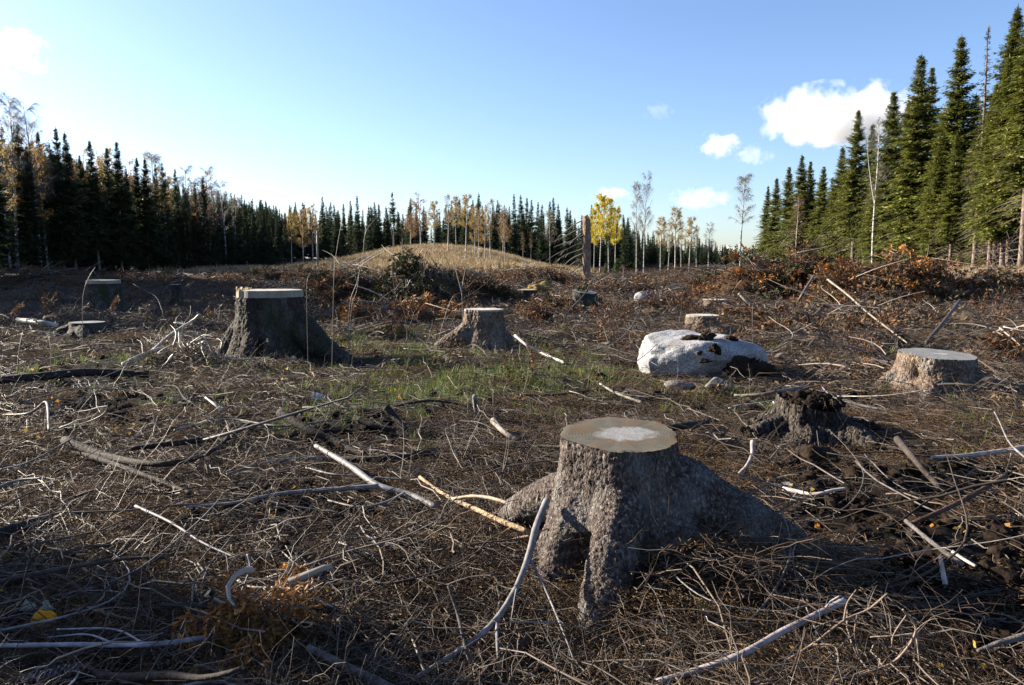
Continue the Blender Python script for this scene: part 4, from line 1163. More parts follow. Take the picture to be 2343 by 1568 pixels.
def heap(label, u, v, wid, hgt, kinds, n, seed, dep=0.6, sc=(0.7, 1.3), lift=0.0, group='heaps of logging slash', droopy=0.0, name='brush_heap', grey_sticks=14, core=True):
    """mound of boughs whose foot is at grid pixel (u, v); wid and hgt in grid pixels"""
    r = np.random.default_rng(seed)
    p = at(u, v); w = wid / 2 / FOC * p.y; hh = hgt / FOC * p.y; c0 = Vector((p.x, p.y + w * dep * 0.7, 0)); c0.z = h1(c0.x, c0.y) + lift
    root = empty(name, c0); tag(root, label, 'brush heap', group)
    nb, sb = Bag(), Bag()
    for q in range(n):
        a = r.uniform(0, 6.28); rad = math.sqrt(r.uniform(0, 1)) * 0.98
        x, y = w * rad * math.cos(a), w * dep * rad * math.sin(a)
        dome = hh * (1 - rad ** 2.2) * (0.75 + 0.35 * math.sin(3.1 * x / w + seed) * math.cos(2.3 * a))
        z = dome * (r.uniform(0.55, 1.0) if rad < 0.8 else r.uniform(0.2, 1.0))
        yaw = (a + r.normal() * 0.9) if r.uniform() < 0.7 else r.uniform(0, 6.28)
        pitch = r.normal() * 0.35 + droopy * 0.9 - 0.05
        s_ = r.uniform(*sc) * max(0.5, min(1.3, w / 1.1))
        M = np.array((Matrix.Rotation(yaw, 3, 'Z') @ Matrix.Rotation(pitch, 3, 'Y') @ Matrix.Rotation(r.normal() * 0.6, 3, 'X'))) * s_
        off = np.array([x, y, z]) - M @ np.array([0.35, 0, 0])
        nd_, st_ = BOUGHS[kinds[r.integers(len(kinds))]][r.integers(4)]
        g = r.uniform(0.7, 1.3)
        if nd_ is not None: nb.add(nd_[0] @ M.T + off, nd_[1], nd_[2] * g)
        sb.add(st_[0] @ M.T + off, st_[1], st_[2] * g)
    for q in range(grey_sticks):
        L = r.uniform(0.5, 1.3) * min(1.5, w); yaw = r.uniform(0, 6.28); pit = r.uniform(-0.25, 0.5)
        a = r.uniform(0, 6.28); rad = r.uniform(0.2, 1.0)
        b = np.array([w * rad * math.cos(a), w * dep * rad * math.sin(a), hh * (1 - rad ** 2) * 0.8 + 0.1])
        s_ = np.linspace(0, 1, 6)
        d = np.array([math.cos(yaw) * math.cos(pit), math.sin(yaw) * math.cos(pit), math.sin(pit)])
        P = b + d * (L * s_)[:, None]; P[:, 2] += 0.06 * np.sin(3 * s_ + q); P[:, 0] += 0.05 * np.sin(4 * s_ + 2 * q)
        V, F = tubes(P[None], (r.uniform(0.008, 0.02) * (1 - 0.7 * s_))[None], 4); sb.add(V, F, np.array([0.24, 0.2, 0.17]) * r.uniform(0.5, 1.3))
    if nb.n:
        me = nb.mesh('needled_boughs', False); me.materials.append(MAT['needle']); link('needled_boughs', me, parent=root)
    me = sb.mesh('bare_twigs'); me.materials.append(MAT['twig']); link('bare_twigs', me, parent=root)
    if core:
        cme = clod_mesh('packed_core', w * 0.86, w * dep * 0.86, hh * 0.62, seed, 4, 0.22, (0.05, 0.03, 0.018)); cme.materials.append(MAT['peat'])
        link('packed_core', cme, parent=root, loc=(0, 0, 0.0))
    return root
heap('long brown heap of dead spruce boughs on the right, nearest the far spruces', 1800, 690, 340, 140, ['brown', 'brown', 'rust', 'grey', 'green'], 260, 1)
heap('rust-brown heap of boughs with white sticks leaning on it, right of the long heap', 2060, 700, 330, 132, ['rust', 'brown', 'tan', 'brown'], 260, 2)
heap('greenish brown bough pile at the left shoulder of the long brown heap', 1650, 672, 120, 66, ['green', 'tan', 'brown'], 90, 3)
heap('low tan brush pile at the right photo edge below the spruces', 2300, 690, 260, 86, ['tan', 'brown', 'grey'], 170, 4)
heap('dark red-brown brush pile on the far right beside the broad low stump', 2350, 820, 200, 90, ['brown', 'grey', 'brown'], 110, 5, lift=-0.1)
heap('wide mat of tangled brown brush in front of the right heaps', 1960, 760, 420, 44, ['brown', 'grey', 'grey', 'tan'], 190, 6, core=False)
heap('brown brush spilled left of the broad low stump', 2010, 880, 210, 56, ['tan', 'grey', 'brown'], 110, 7, core=False)
heap('round brown bush-like heap of dry twigs behind the boulder', 1530, 712, 110, 60, ['brown', 'brown', 'grey'], 80, 8)
heap('drooping dark green heap of spruce boughs in the middle distance', 955, 712, 260, 138, ['green', 'green', 'green', 'green', 'brown'], 360, 9, sc=(0.7, 1.25), droopy=0.95, dep=0.8)
heap('dark slash heap of bare sticks left of the green bough heap', 790, 708, 180, 120, ['grey', 'green', 'grey', 'brown'], 150, 10, grey_sticks=30)
heap('brown brush behind the green bough heap, sloping down to the right', 1075, 690, 170, 66, ['brown', 'green', 'brown'], 140, 11)
heap('rusty dead bough clump right of the middle stump', 1225, 745, 110, 62, ['rust', 'brown', 'brown'], 90, 12)
heap('brown boughs draped round the tilted stump', 1285, 715, 150, 50, ['brown', 'green', 'tan'], 120, 13)
heap('grey-brown brush on the slope behind the tilted stump', 1215, 655, 170, 44, ['brown', 'grey', 'tan'], 110, 14)
heap('rusty red dead sprays left of the middle stump', 900, 735, 260, 30, ['rust', 'rust', 'grey'], 110, 15, core=False)
heap('brown brush mat below the snag', 1420, 668, 200, 30, ['brown', 'tan', 'grey'], 110, 16, core=False)
heap('dark brush bank under the left spruces', 90, 660, 420, 44, ['grey', 'brown', 'green'], 200, 17)
heap('dim brown brush behind the far left stump', 420, 655, 300, 34, ['brown', 'grey', 'tan'], 150, 18)
heap('shaded brush slope below the grassy strip', 620, 640, 260, 40, ['grey', 'green', 'brown'], 130, 19)
heap('tangle of pale twigs and green sprigs left of the tall dark stump', 410, 842, 190, 46, ['grey', 'grey', 'tan'], 60, 20, grey_sticks=26, core=False)

# ------------------------------------------------------------------ branches lying on the slash
PALE = (0.136, 0.129, 0.129); BONE = (0.190, 0.163, 0.129); DBARK = (0.022, 0.017, 0.015); MBARK = (0.044, 0.034, 0.029); RED = (0.054, 0.031, 0.022); ASH = (0.088, 0.078, 0.073)
def branch_mesh(P, R, col, seed, k=7, twigs=0, knots=True):
    r = np.random.default_rng(seed)
    P = np.asarray(P); R = np.asarray(R, float).copy(); m = len(P)
    if knots: R *= 1 + 0.10 * vnoise(np.stack([np.arange(m) * 0.9, np.full(m, seed * 1.7), 0 * R], 1), seed)
    b = Bag(); V, F = tubes(P[None], R[None], k, True)
    c = np.array(col)[None] * (1 + 0.55 * fbm(V / 0.05, 3, seed)).clip(0.45)[:, None]
    c[-2:] = np.array([0.22, 0.17, 0.11])
    b.add(V, F, c)
    L = np.linalg.norm(np.diff(P, axis=0), axis=1).sum()
    for q in range(twigs):
        i = r.integers(1, m - 1); t = P[i + 1] - P[i - 1]; t /= np.linalg.norm(t) + 1e-9
        d = t * r.uniform(0.3, 0.9) + rand_unit(1, r)[0] * 0.8; d[2] = abs(d[2]) * 0.7 - 0.1
        tl = r.uniform(0.06, 0.22) * min(1.4, 0.4 + L); s = np.linspace(0, 1, 5)
        Q = P[i] + d * (tl * s)[:, None]; Q[:, 2] -= 0.25 * tl * s ** 2
        V, F = tubes(Q[None], (max(0.0016, R[i] * 0.32) * (1 - 0.75 * s))[None], 4); b.add(V, F, np.array(col) * r.uniform(0.7, 1.2))
    return b.mesh('fallen_branch')

BR_N = [0]
def hb(label, pts, w0, w1, col, forks=(), twigs=3, mat='branch', name='fallen_branch', lift=None, cat='branch', grp='fallen branches'):
    """a branch traced along grid pixels; every point rests on the ground plus its own small lift"""
    BR_N[0] += 1; sd = BR_N[0]
    if sum(col) / 3 > 0.25: col = tuple(0.68 * q for q in col)
    def path(q):
        return [at(p[0], p[1], (p[2] if len(p) > 2 else 0.03) + 0.035) for p in q]
    W3 = path(pts); m = max(14, 7 * len(pts)); P = resample(W3, m)
    dep = P[:, 1]
    R = np.linspace(w0, w1, m) * 0.88 / 2 / FOC * dep
    o0 = P.mean(0)
    ob = link(name, branch_mesh(P - o0, R, col, sd, 8, twigs), MAT[mat], loc=Vector(o0))
    tag(ob, label, cat, grp)
    for q, (fp, f0, f1) in enumerate(forks):
        FP = resample(path(fp), max(10, 6 * len(fp))); FR = np.linspace(f0, f1, len(FP)) / 2 / FOC * FP[:, 1]
        fo = link('side_branch', branch_mesh(FP - o0, FR, col, sd * 31 + q, 6, 1), MAT[mat], parent=ob)
    return ob

hb('pale grey bare forking branch leaning on the left side of the ringed stump', [(1250, 1146, 0.30), (1226, 1205, 0.27), (1209, 1272, 0.22), (1178, 1350, 0.16), (1136, 1415, 0.11), (1085, 1465, 0.08), (1025, 1505, 0.05), (955, 1548, 0.03)], 21, 13, PALE,
   forks=[([(1209, 1272, 0.22), (1248, 1350, 0.15), (1288, 1445, 0.09), (1325, 1545, 0.02)], 7, 4), ([(1136, 1413, 0.11), (1138, 1490, 0.08), (1144, 1575, 0.03)], 9, 6)], twigs=2)
hb('long grey branch with a side fork lying left of the ringed stump', [(722, 1020, 0.12), (800, 1066, 0.09), (862, 1110, 0.07), (930, 1130, 0.05), (1003, 1162, 0.03)], 12, 20, PALE,
   forks=[([(870, 1112, 0.07), (760, 1120, 0.07), (640, 1130, 0.06), (540, 1150, 0.05), (425, 1160, 0.04)], 13, 6), ([(925, 1128, 0.07), (880, 1150, 0.06), (820, 1160, 0.06), (750, 1145, 0.05)], 7, 4)], twigs=3)
hb('peeled cream coloured stick arching towards the left root of the ringed stump', [(1035, 1142, 0.09), (1090, 1136, 0.12), (1150, 1148, 0.12), (1216, 1181, 0.08)], 10, 11, (0.52, 0.42, 0.29), twigs=2)
hb('half barked yellowish stick lying just below the peeled cream stick', [(960, 1092, 0.05), (1005, 1125, 0.05), (1045, 1146, 0.05), (1090, 1166, 0.05), (1140, 1190, 0.05), (1208, 1217, 0.04)], 9, 16, (0.30, 0.21, 0.13), mat='rough_branch', twigs=2)
hb('smooth mauve grey branch crossing the lower right corner below the right root', [(1932, 1374, 0.14), (1870, 1405, 0.12), (1780, 1450, 0.10), (1700, 1495, 0.08), (1600, 1532, 0.05), (1500, 1562, 0.03)], 17, 20, (0.30, 0.265, 0.27), forks=[([(1885, 1397, 0.12), (1898, 1378, 0.16), (1920, 1364, 0.19)], 6, 4)], twigs=2)
hb('lilac grey branch lying level at the lower left edge', [(-30, 1478, 0.05), (150, 1475, 0.06), (350, 1474, 0.06), (470, 1458, 0.04)], 12, 15, (0.33, 0.30, 0.33), forks=[([(260, 1473, 0.06), (200, 1452, 0.06), (112, 1458, 0.05)], 6, 3), ([(330, 1473, 0.06), (260, 1440, 0.06), (130, 1440, 0.06)], 6, 4)], twigs=2)
hb('thin pale stick slanting through the dark twigs on the left', [(310, 1158, 0.06), (390, 1195, 0.06), (460, 1240, 0.05), (538, 1276, 0.04)], 9, 5, PALE, twigs=2)
hb('thick dark branch with a sawn pale end pointing up left', [(640, 944, 0.22), (700, 980, 0.15), (770, 1012, 0.08), (835, 1042, 0.04)], 24, 18, DBARK, mat='rough_branch', twigs=2)
hb('short dark stub with a round cut end left of the pale upright stub', [(882, 932, 0.16), (903, 955, 0.09), (930, 985, 0.03)], 22, 15, DBARK, mat='rough_branch', twigs=0)
hb('dark sawn stick with a cut end below the short dark stub', [(820, 960, 0.08), (860, 975, 0.05), (905, 985, 0.03)], 18, 15, DBARK, mat='rough_branch', twigs=1)
hb('upright lichen grey stub standing behind the ringed stump on its left', [(1086, 908, 0.26), (1089, 930, 0.12), (1092, 956, 0.0)], 14, 16, (0.26, 0.26, 0.26), mat='rough_branch', twigs=0)
hb('knobbly grey stick pointing at the cut of the ringed stump', [(1128, 963, 0.12), (1152, 988, 0.08), (1185, 1008, 0.03)], 17, 11, (0.20, 0.17, 0.15), mat='rough_branch', twigs=1)
hb('long curved dark branch sagging in a bow on the left side', [(148, 1008, 0.10), (230, 1040, 0.08), (330, 1060, 0.07), (420, 1056, 0.07), (500, 1022, 0.08), (534, 982, 0.12)], 24, 9, DBARK, mat='rough_branch', twigs=4)
hb('dark branch running under the long bowed one', [(170, 1030, 0.05), (260, 1062, 0.05), (350, 1095, 0.04), (440, 1130, 0.03)], 18, 10, DBARK, mat='rough_branch', twigs=4)
hb('dark knotty log lying level above the bowed branch', [(300, 1026, 0.08), (400, 1014, 0.08), (470, 1006, 0.07), (540, 998, 0.05)], 14, 18, DBARK, mat='rough_branch', twigs=5)
hb('dark level log pointing at the ringed stump from the left', [(780, 1052, 0.06), (860, 1050, 0.07), (930, 1046, 0.06), (1000, 1030, 0.04)], 18, 20, DBARK, mat='rough_branch', twigs=3)
hb('pale branch entering from the right edge towards the rotten stump', [(2130, 1046, 0.06), (2200, 1043, 0.07), (2280, 1034, 0.08), (2360, 1022, 0.08)], 8, 17, (0.40, 0.34, 0.31), twigs=2)
hb('barked pole with pale scars right of the rotten stump', [(2052, 1005, 0.12), (2090, 1050, 0.09), (2125, 1090, 0.06), (2152, 1118, 0.03)], 20, 15, MBARK, mat='rough_branch', twigs=2)
hb('reddish brown stick slanting up on the right edge', [(2085, 1198, 0.04), (2160, 1166, 0.08), (2230, 1130, 0.10), (2300, 1090, 0.12)], 12, 15, RED, mat='rough_branch', twigs=2)
hb('thin forked stick joining the reddish brown stick at its low end', [(2072, 1192, 0.05), (2130, 1240, 0.05), (2200, 1292, 0.03)], 11, 13, ASH, mat='rough_branch', forks=[([(2125, 1236, 0.05), (2160, 1262, 0.05), (2215, 1276, 0.05)], 5, 3)], twigs=2)
hb('smooth grey stick lying level right of the ringed stump', [(1792, 1118, 0.05), (1860, 1131, 0.05), (1905, 1122, 0.06), (1935, 1118, 0.06)], 12, 9, (0.28, 0.24, 0.22), twigs=1)
hb('curved pale stick hanging from the torn peat clod', [(1721, 1010, 0.16), (1720, 1040, 0.10), (1708, 1066, 0.06), (1690, 1085, 0.03)], 12, 9, (0.34, 0.29, 0.27), twigs=0)
hb('grey stick lying between the boulder and the rotten stump', [(1680, 905, 0.04), (1740, 903, 0.06), (1800, 893, 0.08), (1848, 886, 0.09)], 7, 12, ASH, twigs=1)
hb('long pale pole sloping down across the right brush', [(1893, 640, 0.75), (1935, 672, 0.55), (1990, 720, 0.35), (2075, 785, 0.12)], 6, 4, BONE, twigs=2)
hb('pale pole leaning on the brush heap, left of the long sloping pole', [(1690, 672, 0.5), (1708, 690, 0.35), (1728, 703, 0.2)], 8, 6, BONE, twigs=0)
hb('brown pole leaning steeply against the right brush heap', [(2195, 688, 0.6), (2160, 735, 0.35), (2118, 785, 0.1)], 8, 10, MBARK, twigs=2)
hb('grey pole sticking up out of the long brown heap', [(1862, 630, 0.95), (1840, 665, 0.6), (1826, 690, 0.3)], 5, 7, ASH, twigs=1)
hb('white thin branch arching down right of the middle stump', [(1178, 768, 0.35), (1205, 790, 0.22), (1235, 806, 0.12), (1292, 831, 0.05)], 7, 8, (0.52, 0.50, 0.48), twigs=1)
hb('bright sunlit peeled stick left of the tall dark stump', [(280, 834, 0.08), (330, 810, 0.14), (375, 795, 0.18)], 10, 9, (0.60, 0.52, 0.42), twigs=0)
hb('white crooked twig rising beside the tall dark stump', [(345, 806, 0.05), (385, 770, 0.25), (418, 748, 0.38), (440, 735, 0.46), (457, 720, 0.58)], 7, 8, (0.58, 0.53, 0.46), forks=[([(410, 752, 0.35), (412, 790, 0.12)], 6, 6)], twigs=2)
hb('thick dark log half sunk in slash at the left edge', [(-40, 872, 0.08), (90, 862, 0.10), (200, 852, 0.10), (340, 857, 0.06)], 24, 20, DBARK, mat='rough_branch', twigs=4)
hb('pale birch log lying before the far left stump', [(42, 733, 0.14), (90, 738, 0.12), (133, 746, 0.10)], 15, 13, (0.46, 0.42, 0.39), twigs=0, name='fallen_log', cat='log')
hb('thick dark log end poking in at the left edge', [(-60, 1235, 0.10), (30, 1212, 0.09), (80, 1194, 0.07), (112, 1180, 0.05)], 40, 26, DBARK, mat='rough_branch', twigs=1, name='fallen_log', cat='log')
hb('slender white branch curving in at the left edge above the dark log end', [(-10, 1118, 0.08), (40, 1100, 0.09), (95, 1094, 0.09)], 10, 6, PALE, twigs=1)
hb('thick dark bark-covered branch cut off by the bottom edge', [(705, 1482, 0.06), (780, 1520, 0.06), (850, 1555, 0.05), (920, 1590, 0.04)], 20, 30, (0.075, 0.066, 0.066), mat='rough_branch', twigs=2)
hb('pale split sticks lying before the left end of the boulder', [(1372, 878, 0.10), (1410, 900, 0.07), (1470, 922, 0.04)], 6, 8, BONE, forks=[([(1400, 895, 0.08), (1440, 905, 0.07), (1488, 910, 0.05)], 5, 4)], twigs=1)
hb('dark log poking out from behind the ringed stump towards the rotten stump', [(1490, 985, 0.10), (1560, 975, 0.10), (1618, 966, 0.08)], 20, 15, DBARK, mat='rough_branch', forks=[([(1580, 985, 0.1), (1598, 972, 0.12), (1612, 966, 0.13)], 7, 4)], twigs=1)
hb('weathered grey branch end at the lower right edge', [(2235, 1490, 0.04), (2290, 1470, 0.07), (2370, 1450, 0.09)], 10, 24, ASH, mat='rough_branch', twigs=1)
hb('pale birch stick with dark marks standing in the shade on the right', [(2150, 1275, 0.12), (2155, 1300, 0.08), (2162, 1338, 0.03)], 12, 13, (0.42, 0.38, 0.38), twigs=0)
hb('white scarred stick in the shade right of the right root', [(2178, 1262, 0.06), (2205, 1280, 0.05), (2232, 1296, 0.04)], 9, 9, (0.45, 0.42, 0.40), twigs=0)
hb('dead spruce twig spray reaching up right of the mauve branch', [(1740, 1545, 0.02), (1850, 1480, 0.08), (1930, 1420, 0.16), (1985, 1395, 0.2), (2030, 1358, 0.28)], 7, 6, (0.17, 0.125, 0.095), mat='rough_branch',
   forks=[([(1960, 1408, 0.18), (1955, 1450, 0.13), (1965, 1500, 0.06), (1990, 1540, 0.02)], 5, 3), ([(1985, 1395, 0.2), (2030, 1420, 0.17), (2070, 1440, 0.15)], 5, 3), ([(1930, 1420, 0.16), (1938, 1380, 0.22), (1958, 1350, 0.28)], 5, 3),
          ([(1860, 1475, 0.09), (1910, 1480, 0.10), (1915, 1530, 0.05), (1880, 1590, 0.02)], 5, 3)], twigs=6)
hb('curly dead twig spray standing in the lower right shade', [(1900, 1560, 0.03), (2010, 1530, 0.07), (2060, 1500, 0.12), (2095, 1440, 0.22), (2065, 1395, 0.30)], 6, 6, (0.20, 0.15, 0.12), mat='rough_branch',
   forks=[([(2090, 1450, 0.2), (2050, 1455, 0.19), (1990, 1458, 0.17)], 5, 4), ([(2095, 1440, 0.22), (2100, 1490, 0.14), (2105, 1545, 0.06)], 5, 3), ([(2075, 1405, 0.28), (2045, 1450, 0.22), (2040, 1480, 0.15)], 4, 3)], twigs=5)
hb('dark crooked twig standing at the bottom edge left of the forking grey branch', [(1025, 1340, 0.22), (1045, 1400, 0.14), (1062, 1470, 0.08), (1078, 1530, 0.03)], 7, 12, (0.06, 0.05, 0.045), mat='rough_branch', twigs=3)
hb('thin pale hooked twig near the brown dead spray', [(566, 1268, 0.16), (572, 1300, 0.12), (556, 1345, 0.07), (540, 1385, 0.03)], 6, 6, PALE, twigs=0)
hb('slender white twig lying in the needles left of the ringed stump', [(700, 1070, 0.05), (760, 1085, 0.05), (830, 1090, 0.05), (930, 1098, 0.05)], 5, 5, PALE, twigs=2)
hb('long thin pale twig lying between the two forks of the long grey branch', [(600, 1145, 0.05), (680, 1160, 0.05), (760, 1170, 0.05)], 6, 4, PALE, twigs=2)
hb('pale bent branch left of the green grass tuft', [(470, 910, 0.12), (490, 925, 0.10), (508, 940, 0.06)], 5, 7, (0.56, 0.52, 0.48), twigs=1)
hb('grey curved branch with upturned tip on the left edge', [(8, 950, 0.03), (70, 945, 0.07), (105, 920, 0.16), (112, 985, 0.12)], 6, 6, ASH, twigs=3)
hb('long thin whitish branch rising to the left of the bowed branch', [(0, 1075, 0.04), (60, 1060, 0.06), (120, 1030, 0.1), (170, 1000, 0.14)], 6, 4, PALE, twigs=2)
hb('long ash grey branch lying across the middle of the left slash', [(400, 985, 0.05), (520, 960, 0.06), (640, 975, 0.06), (760, 962, 0.05)], 8, 5, ASH, twigs=4)
hb('grey branch from the green grass to the long grey branch', [(520, 1085, 0.05), (610, 1058, 0.06), (690, 1050, 0.07), (745, 1048, 0.05)], 7, 11, PALE, twigs=3)

# thin upright saplings and shoots
def sapling(label, pts, y, w0, w1, forks=(), col=(0.08, 0.066, 0.057), name='bare_sapling', leaf=None):
    base = at_y(pts[0][0], pts[0][1], y); base.z = h1(base.x, y) - 0.05
    def path(q, dy=0.0):
        out = []
        for k, p in enumerate(q):
            out.append(at_y(p[0], p[1], y + dy * k / max(1, len(q) - 1)))
        return out
    W3 = path(pts, 0.3); W3[0].z = min(W3[0].z, base.z)
    m = 6 * len(pts); P = resample(W3, m); o0 = P[0].copy()
    R = np.linspace(w0, w1, m) * 0.48 / 2 / FOC * y
    b = Bag(); V, F = tubes((P - o0)[None], R[None], 6, True); b.add(V, F, col)
    for fp, f0, f1 in forks:
        Q = resample(path(fp, 0.2), 14); V, F = tubes((Q - o0)[None], (np.linspace(f0, f1, 14) / 2 / FOC * y)[None], 5); b.add(V, F, col)
    o = link(name, b.mesh(name), MAT['twig'], loc=Vector(o0))
    return tag(o, label, 'sapling', 'bare saplings left standing')
sapling('leftmost of the tall thin saplings right of the tall dark stump, nearly straight', [(757, 770), (763, 665), (766, 605), (776, 537), (786, 490)], 10.4, 4.5, 2.2)
sapling('tall thin sapling with a tip bending far to the right', [(793, 765), (800, 700), (816, 648), (830, 584), (834, 541), (843, 520), (875, 484)], 10.8, 4.5, 2.2, forks=[([(834, 541), (838, 527), (832, 510)], 2.5, 1.5)])
sapling('thin shoot close beside the right-bending sapling', [(795, 765), (803, 712), (815, 668), (821, 632)], 10.6, 3, 1.8)
sapling('crooked sapling leaning left over the green grass', [(936, 818), (929, 790), (931, 766), (924, 712), (907, 682), (897, 618), (899, 551), (893, 520)], 11.0, 4, 2, forks=[([(903, 665), (915, 648), (925, 640)], 2.5, 1.5)])
sapling('forked twig in the shape of a V behind the middle stump', [(1061, 712), (1056, 665)], 12.6, 4, 3, forks=[([(1056, 668), (1047, 635), (1040, 606)], 3, 2), ([(1056, 668), (1060, 640), (1065, 615)], 3, 2)])
sapling('slanting stick leaning up right behind the middle stump', [(992, 738), (1030, 690), (1058, 668), (1087, 640)], 12.4, 2.5, 3.5)
sapling('thin shoot in front of the far left stump, bending right', [(186, 765), (189, 720), (191, 670), (203, 635), (219, 610)], 12.0, 3, 2)
sapling('short shoot left of the tall dark stump', [(408, 790), (418, 750), (434, 722), (436, 700)], 10.6, 3, 2, forks=[([(414, 765), (402, 735), (415, 715)], 2, 1.5)])
sapling('leafy shoot with a few yellow leaves at the right edge of the tall dark stump', [(703, 775), (702, 720), (703, 640), (722, 612)], 10.0, 3, 1.8)
sapling('thin bare twig before the granite boulder on its right', [(1723, 755), (1721, 715), (1724, 692)], 13.0, 3, 2)
sapling('curved shoot standing left among the slash', [(36, 840), (44, 800), (52, 760)], 9.5, 5, 3)
sapling('bare shoot right of the broad low stump', [(2215, 950), (2235, 910), (2248, 862), (2234, 838)], 8.0, 4, 3)
sapling('straight thin twig right of the rotten stump', [(1880, 1110), (1876, 1050), (1868, 985)], 5.4, 4, 3)
sapling('thin upright shoot on the left among twigs', [(108, 850), (117, 810), (112, 770)], 9.2, 3, 2)

LM = [('the ringed stump', HC.x, HC.y), ('the rotten stump', rp.x, rp.y), ('the granite boulder', bp.x, by), ('the tall dark stump', STUMPS[1][0], STUMPS[1][1]), ('the middle stump', STUMPS[2][0], STUMPS[2][1]),
      ('the broad low stump', STUMPS[3][0], STUMPS[3][1]), ('the low dark stump', STUMPS[6][0], STUMPS[6][1]), ('the tilted stump', STUMPS[7][0], STUMPS[7][1]), ('the rusty dead spray', -0.95, 2.9), ('the long brown heap', 7.0, 20.0), ('the green bough heap', -1.8, 15.0)]
SEEN = {}
def place_words(x, y):
    d = sorted((math.hypot((x - a) / 1.0, (y - b) / 1.6), n, x - a, y - b) for n, a, b in LM)[0]
    _, n, dx, dy = d
    side = ('right' if dx > 0 else 'left') if abs(dx) > abs(dy) * 0.5 else None
    if side and abs(dy) < 0.35 * abs(dx): w = '%s of %s' % (side, n)
    elif side: w = '%s %s, to its %s' % ('beyond' if dy > 0 else 'before', n, side)
    else: w = '%s %s' % ('behind' if dy > 0 else 'in front of', n)
    return w
PENDING = []
def later_label(o, look, x, y, cat, group, noun):
    PENDING.append((look, place_words(x, y), o, x, y, noun)); tag(o, None, cat, group)

def free(x, y, pad=1.0):
    for sx_, sy_, R_ in STUMPS:
        if math.hypot(x - sx_, y - sy_) < R_ * 1.15 * pad + 0.05: return False
    if ((x - bp.x) / (bw * 1.0)) ** 2 + ((y - by) / 0.62) ** 2 < 1.0: return False
    return True

KINDS = [('pale grey', PALE, 'branch'), ('ash grey', ASH, 'branch'), ('brown', MBARK, 'rough_branch'), ('dark barked', DBARK, 'rough_branch'), ('reddish', RED, 'rough_branch'), ('bleached', (0.30, 0.27, 0.24), 'branch')]
rg = np.random.default_rng(99)
made = 0
while made < 230:
    y = 2.2 + 28 * rg.uniform() ** 1.5; x = rg.uniform(-0.68, 0.68) * y
    if not free(x, y, 1.3): continue
    if math.hypot(x - HC.x, y - HC.y) < 0.75: continue
    nm, cl, mt = KINDS[rg.choice(len(KINDS), p=[.14, .22, .26, .2, .13, .05])]
    thick = rg.uniform() < 0.2 and (y > 5 or nm in ('brown', 'dark barked', 'reddish'))
    if y < 6 and nm in ('pale grey', 'bleached') and rg.uniform() < 0.5: nm, cl, mt = KINDS[1]
    L = rg.uniform(0.4, 1.0 if y < 5 else 1.5) * (1 + 0.03 * y); r0 = (rg.uniform(0.009, 0.018) if thick else rg.uniform(0.0025, 0.0065)) * (1 + 0.035 * y)
    yaw = rg.normal() * 0.75 + (0 if rg.uniform() < 0.6 else 1.2)
    m = 14; s = np.linspace(0, 1, m); cv = rg.normal() * (0.1 if thick else 0.28)
    dx = np.array([math.cos(yaw), math.sin(yaw)]); pr = np.array([-dx[1], dx[0]])
    wig = 0.02 * np.sin(9 * s + rg.uniform(0, 6))
    xy = np.array([x, y]) + np.outer((s - 0.5) * L, dx) + np.outer(L * (cv * (4 * (s - 0.5) ** 2) + wig), pr)
    poke = rg.uniform() < 0.35
    z = H(xy[:, 0], xy[:, 1]) + 0.03 + r0 + (rg.uniform(0.1, 0.5) * L * s ** 2 if poke else 0.03 * np.sin(5 * s + made) + 0.03)
    z = np.maximum(z, np.linspace(z[0], z[-1], m) - 0.05)
    P = np.column_stack([xy, z]); o0 = P.mean(0)
    me = branch_mesh(P - o0, r0 * (1 - 0.65 * s), cl, 2000 + made, 6, int(rg.integers(1, 6)))
    o = link('fallen_branch', me, MAT[mt], loc=Vector(o0))
    look = ('thick ' if thick else 'thin ') + nm + (' curved' if abs(cv) > 0.22 else '') + (' upturned' if poke else '') + ' branch'
    later_label(o, look, x, y, 'branch', 'dead branches strewn over the slash', 'branch')
    made += 1

# ------------------------------------------------------------------ fallen leaves, cones, chips
def leaf_mesh(seed, w=0.05, col=(0.5, 0.28, 0.03), curl=0.3):
    r = np.random.default_rng(seed); n = 14
    a = np.linspace(0, 2 * math.pi, n, endpoint=False)
    rad = 0.5 * w * (1 + 0.28 * np.cos(a) + 0.10 * r.normal(size=n))
    P = np.stack([rad * np.cos(a) * 1.2, rad * np.sin(a), 0 * a], 1); P = np.vstack([P, [[0, 0, 0]]])
    P[:, 2] = curl * (P[:, 1] ** 2 - 0.5 * P[:, 0] ** 2) / w * 2.0 + 0.05 * w * r.normal(size=n + 1)
    b = Bag(); F = np.array([(q, (q + 1) % n, n) for q in range(n)])
    b.add(P, F, np.array(col)[None] * r.uniform(0.75, 1.2, (n + 1, 1)))
    V, F2 = tubes(np.array([[[-0.55 * w, 0, 0.0], [-0.8 * w, 0.05 * w, 0.1 * w], [-1.1 * w, 0.1 * w, 0.05 * w]]]), np.array([[0.02, 0.016, 0.012]]) * w, 4); b.add(V, F2, (0.25, 0.15, 0.05))
    return b.mesh('fallen_leaf', False)
def leaf(label, u, v, wpx, col, seed, lift=0.04, tilt=(0.5, 0.2), rz=0.0, curl=0.3):
    p = at(u, v, lift); o = link('fallen_leaf', leaf_mesh(seed, wpx / FOC * p.y, col, curl), MAT['leaf'], loc=p)
    o.scale = (0.85,) * 3
    o.rotation_euler = (tilt[0], tilt[1], rz); return tag(o, label, 'leaf', 'fallen leaves')
OCH = (0.55, 0.26, 0.02); ORG = (0.58, 0.22, 0.03); YEL = (0.75, 0.55, 0.12)
leaf('large ochre leaf standing upright at the lower left, lit from behind', 92, 1418, 52, OCH, 1, 0.06, (1.1, 0.2), 0.4)
